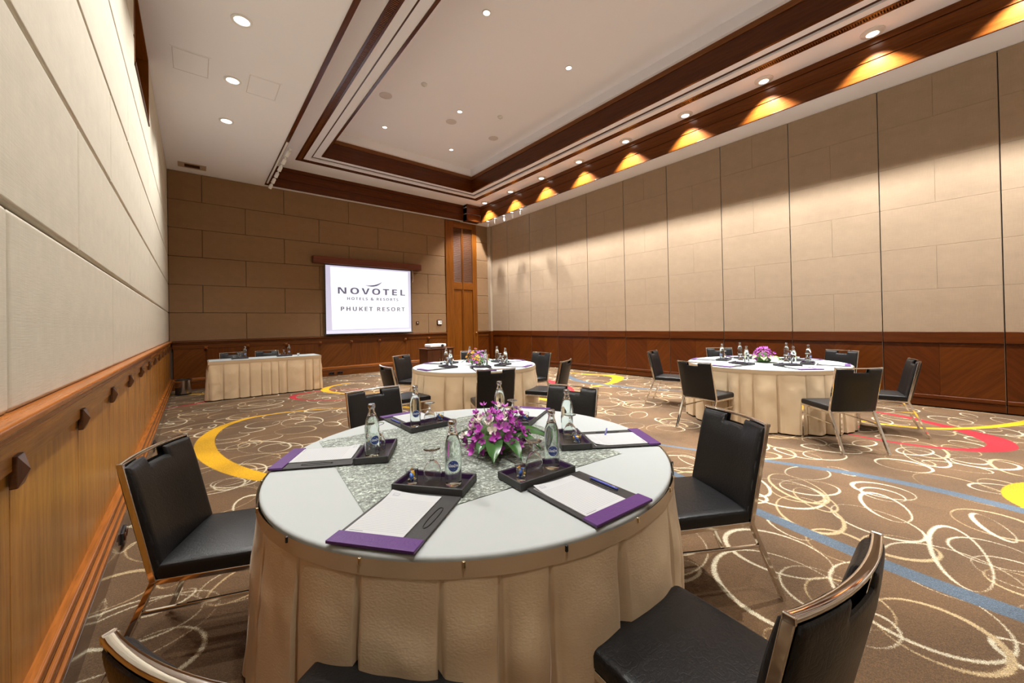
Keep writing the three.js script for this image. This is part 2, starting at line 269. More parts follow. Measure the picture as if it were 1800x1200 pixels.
// ---------------------------------------------------------------- walls
// rows of fabric panels on a wall: joints per row, along the wall; place(a0, a1, y0, y1) gives a box geometry
const wallLeft = struct('wall_left'), wallBack = struct('wall_back'), wallRight = struct('wall_right'), wallFront = struct('wall_front');
{ // left wall: slab with the recess of a high hatch
  const hz0 = -7.03, hz1 = -5.45, hy0 = 4.08, hy1 = 4.93;
  const slab = [bx(-0.8, -0.47, -0.2, hy0, -12, 3.3, 0), bx(-0.8, -0.47, hy0, 6.6, -12, hz0, 0), bx(-0.8, -0.47, hy0, 6.6, hz1, 3.3, 0), bx(-0.8, -0.47, hy1, 6.6, hz0, hz1, 0)];
  mesh('slab', merge(slab), M.wallCore, wallLeft);
  const hatch = new THREE.Group(); hatch.name = 'hatch_recess'; wallLeft.add(hatch);
  mesh('back_board', bx(-0.78, -0.74, hy0 - 0.02, hy1, hz0, hz1, 0.002, 'z'), M.woodDark, hatch);
  mesh('jamb', bx(-0.76, XL + 0.004, hy0, hy1, hz0 - 0.02, hz0 + 0.012, 0.002, 'y'), M.woodDoor, hatch);
  mesh('jamb', bx(-0.76, XL + 0.004, hy0, hy1, hz1 - 0.012, hz1 + 0.02, 0.002, 'y'), M.woodDoor, hatch);
  mesh('sill', bx(-0.76, XL + 0.01, hy0 - 0.02, hy0 + 0.012, hz0, hz1, 0.002, 'z'), M.woodDark, hatch);
  mesh('head', bx(-0.76, XL + 0.004, hy1 - 0.012, hy1 + 0.02, hz0, hz1, 0.002, 'z'), M.woodDoor, hatch);
  mesh('rail', bx(-0.72, -0.62, 4.45, 4.55, hz0 + 0.012, hz1 - 0.012, 0.01, 'z'), M.woodDark, hatch);
  const odd = [], even = [];
  for (let k = -2; k < 7; k++) { odd.push(-1.91 - 1.98 * k); even.push(-0.9 - 1.98 * k); }
  for (let r = 0; r < 6; r++) {
    const y0 = RAIL + r * ROW, y1 = r === 5 ? HL - 0.004 : RAIL + (r + 1) * ROW;
    const J = [ZF, ...(r % 2 ? even : odd).filter((z) => z > ZB + 0.3 && z < ZF - 0.2).sort((a, b) => b - a), ZB];
    for (let i = 0; i + 1 < J.length; i++) {
      let cuts = [[J[i + 1], J[i], y0, y1]];
      if (r >= 4) { // panels are trimmed round the hatch
        cuts = [];
        const z0 = J[i + 1], z1 = J[i];
        if (z1 <= hz0 || z0 >= hz1 || y1 <= hy0) cuts.push([z0, z1, y0, y1]);
        else {
          if (z0 < hz0) cuts.push([z0, hz0 - 0.02, y0, y1]);
          if (z1 > hz1) cuts.push([hz1 + 0.02, z1, y0, y1]);
          const a = Math.max(z0, hz0 - 0.02), b = Math.min(z1, hz1 + 0.02);
          if (y0 < hy0 - 0.05) cuts.push([a, b, y0, hy0 - 0.02]);
        }
      }
      for (const [a, b, c, d] of cuts) mesh('fabric_panel', bx(-0.48, XL, c + 0.004, d - 0.004, a + 0.004, b - 0.004, 0.02, 'z', 3), M.fabricLeft, wallLeft);
    }
  }
  // panelled base: frieze, boards between studs, stepped mouldings, dark plinth
  const trim = struct('trim_1');
  mesh('rail_cap', bx(-0.48, -0.375, 1.078, 1.112, ZB, ZF, 0.012, 'z'), M.woodRail, trim);
  mesh('rail_moulding', bx(-0.48, -0.392, 1.052, 1.078, ZB, ZF, 0.008, 'z'), M.woodRail, trim);
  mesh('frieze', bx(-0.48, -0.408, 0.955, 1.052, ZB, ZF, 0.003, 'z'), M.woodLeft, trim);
  for (let k = 0; k < 15; k++) {
    const z = 0.77 - 0.868 * k;
    if (z < ZB) break;
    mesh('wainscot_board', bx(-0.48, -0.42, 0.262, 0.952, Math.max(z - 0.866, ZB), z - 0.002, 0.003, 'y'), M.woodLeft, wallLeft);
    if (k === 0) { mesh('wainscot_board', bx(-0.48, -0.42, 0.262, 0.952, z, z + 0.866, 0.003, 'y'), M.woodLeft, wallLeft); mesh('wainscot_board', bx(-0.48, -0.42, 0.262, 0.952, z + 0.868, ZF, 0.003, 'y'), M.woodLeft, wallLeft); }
    const s = new THREE.ConeGeometry(0.05, 0.018, 4, 1).toNonIndexed(); s.rotateY(Math.PI / 4); s.rotateZ(-Math.PI / 2); s.scale(1, 1.3, 0.85); s.translate(-0.389, 0, 0); s.computeVertexNormals();
    const stud = merge([bx(-0.415, -0.398, -0.047, 0.047, -0.031, 0.031, 0.003), uvBox(s)]);
    mesh('stud', stud, M.woodStud, wallLeft, [0, 0.95, z]);
  }
  const base = struct('baseboard_left');
  mesh('moulding', bx(-0.48, -0.385, 0.225, 0.268, ZB, ZF, 0.012, 'z'), M.woodRail, base);
  mesh('moulding', bx(-0.48, -0.372, 0.178, 0.222, ZB, ZF, 0.01, 'z'), M.woodRail, base);
  mesh('moulding', bx(-0.48, -0.362, 0.142, 0.176, ZB, ZF, 0.008, 'z'), M.woodRail, base);
  mesh('plinth', bx(-0.48, -0.362, 0, 0.14, ZB, ZF, 0.004, 'z'), M.plinth, base);
}
{ // back wall
  mesh('slab', bx(-0.8, 8.8, -0.2, 6.6, -12, -11.66, 0), M.wallCore, wallBack);
  const odd = [0.99, 2.65, 4.27, 5.89], even = [0.16, 1.82, 3.43, 5.07], D0 = 6.555, D1 = 7.81;
  for (let r = 0; r < 6; r++) {
    const y0 = RAIL - 0.005 + r * ROW, y1 = r === 5 ? HL - 0.004 : y0 + ROW;
    const J = [XL, ...(r % 2 ? even : odd), D0, null, D1, XR];
    for (let i = 0; i + 1 < J.length; i++) if (J[i] !== null && J[i + 1] !== null) mesh('fabric_panel', bx(J[i] + 0.003, J[i + 1] - 0.003, y0 + 0.003, y1 - 0.003, -11.66, ZB, 0.012, 'x'), M.fabricBack, wallBack);
  }
  const trim = struct('trim_2'), base = struct('baseboard_back'), seg = [[XL + 0.05, D0], [D1, 8.3]];
  for (const [a, b] of seg) {
    mesh('rail_cap', bx(a, b, 1.062, 1.1, -11.66, -11.55, 0.01, 'x'), M.woodBack, trim);
    mesh('rail_moulding', bx(a, b, 1.03, 1.06, -11.66, -11.57, 0.008, 'x'), M.woodBack, trim);
    mesh('frieze', bx(a, b, 0.92, 1.03, -11.66, -11.59, 0.003, 'x'), M.woodBack, trim);
    mesh('moulding', bx(a, b, 0.19, 0.25, -11.66, -11.56, 0.012, 'x'), M.woodRail, base);
    mesh('moulding', bx(a, b, 0.13, 0.188, -11.66, -11.545, 0.01, 'x'), M.woodBack, base);
    mesh('plinth', bx(a, b, 0, 0.13, -11.66, -11.545, 0.003, 'x'), M.woodBack, base);
  }
  const xs = [-0.37, 0.2, 1.0, 1.82, 2.63, 3.45, 4.26, 5.07, 5.87, D0];
  for (let i = 0; i + 1 < xs.length; i++) {
    mesh('wainscot_board', bx(xs[i] + 0.001, xs[i + 1] - 0.001, 0.25, 0.92, -11.66, -11.6, 0.003, 'y'), i % 2 ? M.woodBack : wood(lin(0.24, 0.085, 0.014), 0.34, 0.65, 1.25, Math.PI / 4), wallBack);
    if (i && i < 9) { const s = new THREE.ConeGeometry(0.05, 0.05, 4, 1).toNonIndexed(); s.rotateY(Math.PI / 4); s.rotateX(Math.PI / 2); s.translate(0, 0, -11.53); s.computeVertexNormals(); mesh('stud', merge([bx(-0.038, 0.038, -0.04, 0.04, -11.6, -11.555, 0.003), uvBox(s)]), M.woodStudBack, wallBack, [xs[i], 0.93, 0]); }
  }
  mesh('wainscot_board', bx(D1, 8.3, 0.25, 0.92, -11.66, -11.6, 0.003, 'y'), M.woodRightA, wallBack);
  // louvred service doors
  const door = struct('door_1');
  mesh('backing', bx(D0, D1, 0.01, 4.93, -11.655, -11.625, 0), M.louver, door);
  mesh('stile', bx(D0, 6.86, 0.0, 4.93, -11.65, -11.57, 0.006, 'y'), M.woodDoor, door);
  mesh('stile', bx(7.62, D1, 0.0, 4.93, -11.65, -11.57, 0.006, 'y'), M.woodDoor, door);
  mesh('head', bx(6.86, 7.62, 4.72, 4.93, -11.65, -11.57, 0.006, 'x'), M.woodDoor, door);
  for (const [a, b] of [[6.86, 7.212], [7.222, 7.62]]) {
    const leaf = new THREE.Group(); leaf.name = 'door_leaf'; door.add(leaf);
    mesh('rail', bx(a, b, 2.58, 2.82, -11.645, -11.575, 0.005, 'x'), M.woodDoor, leaf);
    mesh('rail', bx(a, b, 0.0, 0.3, -11.645, -11.575, 0.005, 'x'), M.woodDoor, leaf);
    mesh('stile', bx(a === 6.86 ? b - 0.03 : a, a === 6.86 ? b : a + 0.03, 0.3, 4.72, -11.645, -11.572, 0.005, 'y'), M.woodDoor, leaf);
    const p0 = a === 6.86 ? a : a + 0.03, p1 = a === 6.86 ? b - 0.03 : b;
    mesh('panel', bx(p0, p1, 0.3, 2.58, -11.64, -11.605, 0.004, 'y'), M.woodDoor, leaf);
    const slat = bx(p0 + 0.003, p1 - 0.003, -0.006, 0.006, -0.028, 0.028, 0.003, 'x');
    for (let k = 0; k < 38; k++) mesh('louver_slat', slat, M.louver, leaf, [0, 2.85 + k * 0.0498, -11.604], [0.95, 0, 0]);
  }
  const knob = lathe([[0, 0], [0.02, 0], [0.02, 0.006], [0.01, 0.02], [0.012, 0.03], [0.028, 0.045], [0.028, 0.06], [0.016, 0.07], [0, 0.072]], 20); knob.rotateX(Math.PI / 2);
  mesh('door_knob', knob, M.brass, door, [7.72, 1.06, -11.57]);
}
{ // right wall: movable partition, every panel with fabric above a veneered base
  mesh('slab', bx(8.46, 8.8, -0.2, 6.6, -12, 3.3, 0), M.wallCore, wallRight);
  const J = [-11.42, -10.505, -9.336, -8.133, -6.953, -5.754, -4.576, -3.386, -2.193, -0.985, 0.222, 1.42, 2.62, 3.0];
  for (let i = 0; i + 1 < J.length; i++) {
    const P = new THREE.Group(); P.name = 'partition_panel'; wallRight.add(P);
    const a = J[i] + 0.006, b = J[i + 1] - 0.006, m = (a + b) / 2;
    mesh('core', bx(8.41, 8.45, 0.01, 4.95, a, b, 0.002), M.wallCore, P);
    mesh('edge_strip', bx(XR + 0.004, 8.45, 0.012, 4.93, b - 0.001, b + 0.004, 0.001), M.alu, P);
    for (let r = 0; r < 6; r++) {
      const y0 = 1.113 + r * 0.637, y1 = r === 5 ? 4.93 : y0 + 0.637, split = (r + i) % 2 === 0 && i > 0;
      for (const [c, d] of split ? [[a, m], [m, b]] : [[a, b]]) mesh('fabric_panel', bx(XR, 8.44, y0 + 0.0008, y1 - 0.0008, c + 0.0008, d - 0.0008, 0.003, 'z'), M.fabricRight, P);
    }
    mesh('frieze', bx(XR - 0.012, 8.44, 0.955, 1.112, a, b, 0.004, 'z'), M.woodRight, P);
    mesh('bead', bx(XR - 0.004, 8.44, 0.938, 0.953, a, b, 0.005, 'z'), M.woodDark, P);
    for (const [c, d, k] of [[a, m, 0], [m, b, 1]]) mesh('veneer_board', bx(XR, 8.44, 0.185, 0.936, c, d - 0.001, 0.003, 'z'), k ? M.woodRightA : M.woodRightB, P);
    mesh('moulding', bx(XR - 0.014, 8.44, 0.125, 0.183, a, b, 0.01, 'z'), M.woodRight, P);
    mesh('kick_board', bx(XR - 0.008, 8.44, 0.018, 0.123, a, b, 0.003, 'z'), M.woodRight, P);
  }
  const jamb = struct('trim_3');
  mesh('jamb_post', bx(8.3, 8.45, 1.1, 4.93, -11.6, -11.44, 0.006, 'y'), M.jamb, jamb);
  mesh('jamb_base', bx(8.29, 8.45, 0, 1.1, -11.6, -11.44, 0.006, 'y'), M.woodRight, jamb);
}
mesh('slab', bx(-0.8, 8.8, -0.2, 6.6, 3.0, 3.3, 0), M.cream, wallFront);

// ---------------------------------------------------------------- ceiling: soffits, stepped ring, high recess
{
  const ceiling = struct('ceiling');
  const ring = (o0, o1, y0, y1) => {   // rectangular ring between two offsets from the outer edge
    const A = [FX0 + o0, FX1 - o0, FZ0 + o0, FZ1 - o0], B = [FX0 + o1, FX1 - o1, FZ0 + o1, FZ1 - o1];
    return merge([bx(A[0], B[0], y0, y1, A[2], A[3], 0, 'z'), bx(B[1], A[1], y0, y1, A[2], A[3], 0, 'z'), bx(B[0], B[1], y0, y1, A[2], B[2], 0, 'x'), bx(B[0], B[1], y0, y1, B[3], A[3], 0, 'x')]);
  };
  mesh('soffit', bx(-0.8, FX0, HL, 5.6, -12, 3.3, 0), M.plaster, ceiling);
  mesh('soffit', bx(FX1 + 0.005, 8.8, HR, 5.6, -12, 3.3, 0), M.plaster, ceiling);
  mesh('soffit', bx(FX0, 7.2, HL, 5.6, -12, -11.46, 0), M.plaster, ceiling);
  mesh('soffit', bx(7.2, FX1, HL - 0.03, 5.6, -12, FZ0, 0), M.plaster, ceiling);
  mesh('soffit', bx(FX0, FX1, HL, 5.6, FZ1, 3.3, 0), M.plaster, ceiling);
  mesh('ring_ceiling', merge([ring(0, 0.512, H2, H2 + 0.12), bx(FX0, 7.2, H2, H2 + 0.12, -11.46, FZ0, 0)]), M.plaster, ceiling);
  mesh('ring_ceiling', ring(0.658, 0.79, H2, H2 + 0.12), M.plaster, ceiling);
  mesh('ring_ceiling', ring(0.832, 0.995, H2S, H2S + 0.1), M.plaster, ceiling);
  mesh('recess_wall', ring(1.037, 1.12, 6.0, 6.5), M.plaster, ceiling);
  mesh('upper_ceiling', bx(2.2, 7.1, H3, H3 + 0.2, -10.6, 1.8, 0), M.plaster, ceiling);
  mesh('roof_slab', bx(-0.8, 8.8, 6.5, 6.7, -12, 3.3, 0), M.wallCore, ceiling);
  const t4 = struct('trim_4');
  mesh('slot_board', merge([ring(0.51, 0.545, H2 - 0.006, H2 + 0.1), ring(0.625, 0.66, H2 - 0.006, H2 + 0.1)]), M.woodFascia, t4);
  mesh('slot_back', ring(0.545, 0.625, H2 + 0.02, H2 + 0.1), M.slot, t4);
  const slats = []; for (const x of [FX0 + 0.545, FX1 - 0.625]) for (let z = FZ0 + 0.6; z < 1.6; z += 0.03) slats.push(bx(x, x + 0.08, H2 - 0.004, H2 + 0.012, z, z + 0.016, 0));
  tag(mesh('slot_grille', merge(slats), M.woodCrown, t4), null, null, null, 'stuff');
  mesh('slot_cover', merge([bx(FX0 + 0.545, FX1 - 0.545, H2 - 0.003, H2 + 0.02, FZ0 + 0.545, FZ0 + 0.625, 0, 'x')]), M.woodDark, t4);
  mesh('step_strip', ring(0.788, 0.834, H2S - 0.004, H2S + 0.1), M.woodDark, t4);
  mesh('edge_strip', ring(0.99, 1.037, H2S - 0.012, 5.9), M.woodFascia, t4);
  mesh('crown_moulding', ring(0.985, 1.052, 5.905, 6.06), M.woodCrown, t4);
  const t5 = struct('trim_5');   // boards of the outer fascia: right, back (two planes), left edge strip
  for (const [a, b, o, lo] of [[HR - 0.004, 5.165, 0.0, 0.03], [5.176, 5.385, -0.007, 0], [5.396, H2, -0.018, 0]]) {
    mesh('fascia_board', bx(FX1 - 0.004 + o, FX1 + 0.02, a, b, -11.24, FZ1, 0.004, 'z'), M.woodFasciaLit, t5);
    mesh('fascia_board', bx(FX0, 7.2, a + lo, b, -11.47, -11.44 - o, 0.004, 'x'), M.woodFascia, t5);
    mesh('fascia_board', bx(7.2, FX1 - 0.02, a, b, -11.47, -11.22 - o, 0.004, 'x'), M.woodFascia, t5);
    mesh('fascia_board', bx(FX0 - 0.01, FX0 + 0.02, a + lo, b, -11.44, FZ1, 0.004, 'z'), M.woodFascia, t5);
  }
  mesh('fascia_backing', merge([bx(FX1 + 0.003, FX1 + 0.02, HR, H2, -11.24, FZ1, 0, 'z'), bx(FX0, 7.2, HL, H2, -11.47, -11.455, 0, 'x')]), M.woodDark, t5);
  mesh('fascia_lip', bx(FX1 - 0.012, FX1 + 0.012, HR - 0.012, HR + 0.006, -11.24, FZ1, 0.004, 'z'), M.woodFascia, t5);
  mesh('soffit_edge', bx(FX0 - 0.045, FX0 + 0.02, HL - 0.012, HL + 0.02, -11.45, FZ1, 0.003, 'z'), M.woodFascia, t5);
}
// ---------------------------------------------------------------- fittings that give light
const ORD = ['first', 'second', 'third', 'fourth', 'fifth', 'sixth', 'seventh', 'eighth', 'ninth', 'tenth', 'eleventh'];
function spot(parent, y, color, candela, angle, pen, size, x = 0) {
  const l = new THREE.SpotLight(color, candela, 0, angle, pen, 2); l.position.set(x, y, 0); l.target.position.set(x, y - 1, 0);
  l.castShadow = true; l.shadow.radius = size / 0.02; l.shadow.mapSize.set(512, 512); parent.add(l); parent.add(l.target); return l;
}
const trimRing = lathe([[0.076, -0.001], [0.078, -0.012], [0.088, -0.014], [0.104, -0.01], [0.108, 0.0], [0.1, 0.004], [0.08, 0.004], [0.076, -0.001]], 40);
const lensDisc = lathe([[0, -0.004], [0.05, -0.0055], [0.077, -0.003], [0.077, 0.003], [0, 0.003]], 32);
const smallRing = lathe([[0.05, -0.001], [0.052, -0.008], [0.062, -0.01], [0.07, -0.005], [0.072, 0.0], [0.06, 0.003], [0.05, -0.001]], 32);
const smallLens = lathe([[0, -0.003], [0.052, -0.002], [0.052, 0.003], [0, 0.003]], 28);
const stepRing = lathe([[0.07, -0.002], [0.072, -0.03], [0.082, -0.031], [0.084, -0.024], [0.1, -0.024], [0.102, -0.016], [0.118, -0.016], [0.12, -0.009], [0.136, -0.009], [0.14, 0.002], [0.07, 0.002]], 40);
for (let i = 0; i < 7; i++) {
  const z = -8.33 + 1.42 * i, t = thing('downlight', ORD[i] + ' large round downlight from the back wall in the white soffit along the left wall', 'downlight', [0.464, HL, z], 0, 'large downlights in the left soffit');
  mesh('trim_ring', trimRing, M.white, t); mesh('lens', lensDisc, M.lens, t);
  spot(t, -0.03, WARM, LIGHT.soffit, 1.08, 0.5, 0.06);
}
for (let i = 0; i < 10; i++) {
  const z = -10.72 + 1.4 * i, t = thing('wall_washer', ORD[i] + ' stepped round downlight from the back corner beside the right wood fascia', 'downlight', [7.605, H2, z], 0, 'stepped downlights along the right fascia');
  mesh('trim_ring', stepRing, M.white, t); mesh('lens', lensDisc, M.lens, t, [0, -0.02, 0], null).scale.set(0.93, 1, 0.93);
  spot(t, -0.045, NEUTRAL, LIGHT.wash, 0.86, 0.35, 0.03, -0.06);
}
[[3.6, -9.2, 'nearest the back wall, on the left'], [5.49, -9.28, 'nearest the back wall, on the right'], [4.67, -7.49, 'middle one between the round speakers'], [3.53, -4.83, 'second pair, left one near the picture top'], [5.5, -4.92, 'second pair, right one'], [4.6, -2.5, 'above the floor between near and right tables'], [3.53, -0.3, 'above the right foreground, left'], [5.5, -0.3, 'above the right foreground, right'], [4.6, 1.5, 'added unseen behind the camera for bounce light']].forEach(([x, z, where], i) => {  // the last spot is out of view, added to bounce light onto the ceiling
  const t = thing('ceiling_spot', 'small bright high ceiling spot, ' + where, 'downlight', [x, H3, z], 0, 'small spots in the high ceiling');
  mesh('trim_ring', smallRing, M.white, t); mesh('lens', smallLens, M.lens, t);
  spot(t, -0.03, NEUTRAL, LIGHT.high, z > -1 ? 0.52 : 0.62, 0.55, 0.045);
});

// ---------------------------------------------------------------- ceiling fittings without light
const speakerGeo = lathe([[0, -0.006], [0.11, -0.006], [0.125, -0.003], [0.13, 0.002], [0, 0.002]], 36);
[[3.13, -7.91, 'left'], [4.74, -7.99, 'middle'], [6.02, -8.04, 'right']].forEach(([x, z, w]) => { const t = thing('ceiling_speaker', 'flat round pale speaker cover in the high ceiling, ' + w + ' of three', 'speaker', [x, H3, z], 0, 'round speakers in the high ceiling'); mesh('grille', speakerGeo, M.grille, t); mesh('rim', new THREE.TorusGeometry(0.128, 0.004, 8, 40).rotateX(Math.PI / 2), M.plaster, t); });
const smokeGeo = lathe([[0, -0.045], [0.025, -0.045], [0.03, -0.03], [0.055, -0.026], [0.06, -0.012], [0.06, 0], [0, 0]], 28);
[[3.58, -7.06, 'left'], [5.53, -7.1, 'right']].forEach(([x, z, w]) => { const t = thing('smoke_detector', 'small white smoke detector on the high ceiling, ' + w + ' one', 'detector', [x, H3, z], 0, 'smoke detectors'); mesh('body', smokeGeo, M.white, t); mesh('sensor', lathe([[0, -0.05], [0.014, -0.05], [0.016, -0.044], [0, -0.044]], 16), M.grille, t); });
[[0, -6.8, 'close to the left wall'], [0.83, -6.86, 'right of the middle downlight']].forEach(([x, z, w]) => {
  const t = thing('access_hatch', 'white access panel with thin dark gap in the soffit, ' + w, 'access panel', [x, HL, z], 0, 'soffit access panels');
  mesh('gap', bx(-0.187, 0.187, -0.0015, 0.001, -0.262, 0.262, 0), M.grille, t); mesh('panel', bx(-0.18, 0.18, -0.006, 0.002, -0.255, 0.255, 0.002), M.plaster, t);
  mesh('frame', merge([bx(-0.21, -0.19, -0.005, 0.001, -0.285, 0.285, 0.001), bx(0.19, 0.21, -0.005, 0.001, -0.285, 0.285, 0.001), bx(-0.19, 0.19, -0.005, 0.001, -0.285, -0.265, 0.001), bx(-0.19, 0.19, -0.005, 0.001, 0.265, 0.285, 0.001)]), M.plaster, t);
});
{ const t = thing('ceiling_vent', 'small dark air vent in a cream frame on the soffit by the back wall', 'vent', [0.0, HL, -11.1]); mesh('frame', merge([bx(-0.24, -0.13, -0.008, 0, -0.16, 0.16, 0.002), bx(0.13, 0.24, -0.008, 0, -0.16, 0.16, 0.002), bx(-0.13, 0.13, -0.008, 0, -0.16, -0.1, 0.002), bx(-0.13, 0.13, -0.008, 0, 0.1, 0.16, 0.002)]), M.jamb, t); mesh('back_plate', bx(-0.13, 0.13, -0.001, 0.001, -0.1, 0.1, 0), M.shadowGap, t); for (let k = 0; k < 6; k++) mesh('slat', bx(-0.13, 0.13, -0.008, -0.004, -0.095 + k * 0.034, -0.078 + k * 0.034, 0.001), M.woodDark, t); }
function track(name, label, x, y, z0, z1, n, lean) {
  const t = thing(name, label, 'track light', [x, y, (z0 + z1) / 2]);
  mesh('rail', bx(-0.018, 0.018, -0.02, 0.001, (z0 - z1) / 2, (z1 - z0) / 2, 0.004, 'z'), M.white, t);
  const head = lathe([[0, 0.0], [0.03, 0.0], [0.036, 0.01], [0.036, 0.1], [0.028, 0.125], [0.012, 0.135], [0, 0.135]], 20);
  for (let i = 0; i < n; i++) {
    const z = (z0 - z1) / 2 + (i + 0.5) * (z1 - z0) / n;
    const h = mesh('spot_head', head, M.white, t, [0.02 * lean, -0.2, z - 0.03], [0.35, 0, -0.35 * lean]);
    mesh('stem', merge([bx(-0.012, 0.012, 0.1, 0.19, -0.012, 0.012, 0.004), bx(-0.03, 0.03, 0.165, 0.185, -0.045, 0.045, 0.004)]), M.white, h);
    mesh('lens_face', lathe([[0, -0.003], [0.028, -0.003], [0.028, 0.004], [0, 0.004]], 16), M.cap, h);
  }
}
track('track_light', 'row of white track spots under the edge of the left soffit', 1.42, HL - 0.012, -11.25, -8.55, 6, 1);
track('track_light', 'row of white track spots below the right fascia in the back corner', 7.82, HR - 0.02, -11.0, -8.8, 5, -1);

// ---------------------------------------------------------------- projection screen
{
  const W = 1024, Hh = 800, c = document.createElement('canvas'); c.width = W; c.height = Hh; const x = c.getContext('2d');
  x.fillStyle = '#b9b4cb'; x.fillRect(0, 0, W, Hh);
  x.fillStyle = '#cfcbe6'; x.fillRect(0, Hh * 0.955, W, Hh * 0.045);
  x.fillStyle = '#f4f6ff'; x.beginPath(); x.moveTo(W * 0.05, Hh * 0.022); x.lineTo(W * 0.965, Hh * 0.022); x.lineTo(W * 0.968, Hh * 0.93); x.lineTo(W * 0.062, Hh * 0.942); x.fill();
  const word = (s, x0, x1, y0, y1, col, weight) => { x.save(); x.font = weight + ' 200px sans-serif'; x.textBaseline = 'alphabetic'; let sp = 26, tw = 0; for (const ch of s) tw += x.measureText(ch).width + sp; tw -= sp; const hcap = 143; x.translate(W * x0, Hh * y1); x.scale(W * (x1 - x0) / tw, Hh * (y1 - y0) / hcap); x.fillStyle = col; let px = 0; for (const ch of s) { x.fillText(ch, px, 0); px += x.measureText(ch).width + sp; } x.restore(); };
  word('NOVOTEL', 0.113, 0.93, 0.315, 0.41, '#2a2c55', 'bold'); word('HOTELS & RESORTS', 0.222, 0.835, 0.458, 0.5, '#3c3e58', 'bold'); word('PHUKET RESORT', 0.148, 0.918, 0.603, 0.665, '#2c2e4a', 'bold');
  x.fillStyle = '#30325a'; x.beginPath(); x.moveTo(W * 0.43, Hh * 0.268); x.quadraticCurveTo(W * 0.545, Hh * 0.282, W * 0.635, Hh * 0.205); x.quadraticCurveTo(W * 0.56, Hh * 0.325, W * 0.43, Hh * 0.268); x.fill();
  const d = x.getImageData(0, 0, W, Hh).data, out = new Uint8Array(d); const tx = new THREE.DataTexture(out, W, Hh); tx.flipY = true; tx.colorSpace = THREE.SRGBColorSpace; tx.magFilter = THREE.LinearFilter; tx.needsUpdate = true;
  const t = thing('projection_screen', 'lit projection screen showing a hotel name, in a wooden case on the back wall', 'screen', [4.005, 0, -11.5]);
  mesh('case', bx(-1.55, 1.575, 3.1, 3.29, -0.1, 0.1, 0.012, 'x'), M.woodCase, t);
  mesh('border', merge([bx(-1.262, -1.235, 1.15, 3.1, 0.004, 0.009, 0), bx(1.235, 1.262, 1.15, 3.1, 0.004, 0.009, 0), bx(-1.262, 1.262, 3.07, 3.1, 0.005, 0.0095, 0)]), M.blackPlastic, t);
  const g = surface(1, 1, (u, v) => [-1.235 + 2.47 * u, 1.17 + 1.9 * v, 0.007, u, v]);
  mesh('sheet', g, std({ color: 0x888888, roughness: 0.9, emissive: 0xffffff, emissiveMap: tx, emissiveIntensity: 0.96 }), t);
  mesh('sheet_back', bx(-1.262, 1.262, 1.15, 3.1, 0.0, 0.0045, 0), M.blackPlastic, t);
  const wbar = new THREE.CylinderGeometry(0.018, 0.018, 2.56, 14); wbar.rotateZ(Math.PI / 2); mesh('weight_bar', uvBox(wbar), M.blackPlastic, t, [0, 1.15, 0.005]);
  mesh('pull_cord', new THREE.TubeGeometry(new THREE.CatmullRomCurve3([[1.3, 3.1, 0.02], [1.31, 2.9, 0.03], [1.305, 2.75, 0.02], [1.29, 2.72, 0.02]].map((p) => new THREE.Vector3(...p))), 16, 0.005, 6), M.white, t);
  const l = new THREE.RectAreaLight(new THREE.Color(0.9, 0.92, 1), LIGHT.screen, 2.26, 1.74); l.position.set(0, 2.12, 0.03); l.rotation.y = Math.PI; t.add(l);
}
{ // wall controls and sockets
  const s = thing('wall_switch', 'small square brown switch plate on the back wall beside the screen', 'switch', [5.5, 1.44, -11.6]); mesh('plate', bx(-0.05, 0.05, -0.05, 0.05, 0, 0.015, 0.004), M.woodDark, s); mesh('button', bx(-0.014, 0.014, -0.018, 0.018, 0.015, 0.022, 0.003), M.white, s);
  const c = thing('thermostat', 'white thermostat on a dark square plate beside the tall doors', 'thermostat', [6.28, 1.44, -11.6]); mesh('plate', bx(-0.09, 0.09, -0.09, 0.09, 0, 0.015, 0.004), M.woodDark, c); mesh('body', bx(-0.06, 0.075, -0.06, 0.06, 0.015, 0.04, 0.006), M.white, c); mesh('display', bx(0.02, 0.058, 0.006, 0.034, 0.04, 0.0425, 0.001), M.blackPlastic, c);
  const so = (pos, turn, label) => { const q = thing('power_socket', label, 'socket', pos, turn); mesh('plate', bx(-0.075, 0.075, -0.035, 0.035, 0, 0.012, 0.003), M.blackPlastic, q); mesh('outlet', lathe([[0, 0], [0.02, 0], [0.02, 0.006], [0.024, 0.008], [0.024, 0], [0, 0]], 16).rotateX(Math.PI / 2), M.woodDark, q, [-0.035, 0, 0.012]); mesh('outlet', lathe([[0, 0], [0.02, 0], [0.02, 0.006], [0.024, 0.008], [0.024, 0], [0, 0]], 16).rotateX(Math.PI / 2), M.woodDark, q, [0.035, 0, 0.012]); };
  so([2.9, 0.075, -11.545], 0, 'left black double socket low on the back baseboard under the screen'); so([3.12, 0.075, -11.545], 0, 'right black double socket low on the back baseboard under the screen');
  so([-0.362, 0.07, -3.5], Math.PI / 2, 'black double socket on the left plinth behind the nearest left chair'); so([-0.362, 0.07, -6.0], Math.PI / 2, 'black double socket on the left plinth halfway to the back corner');
}

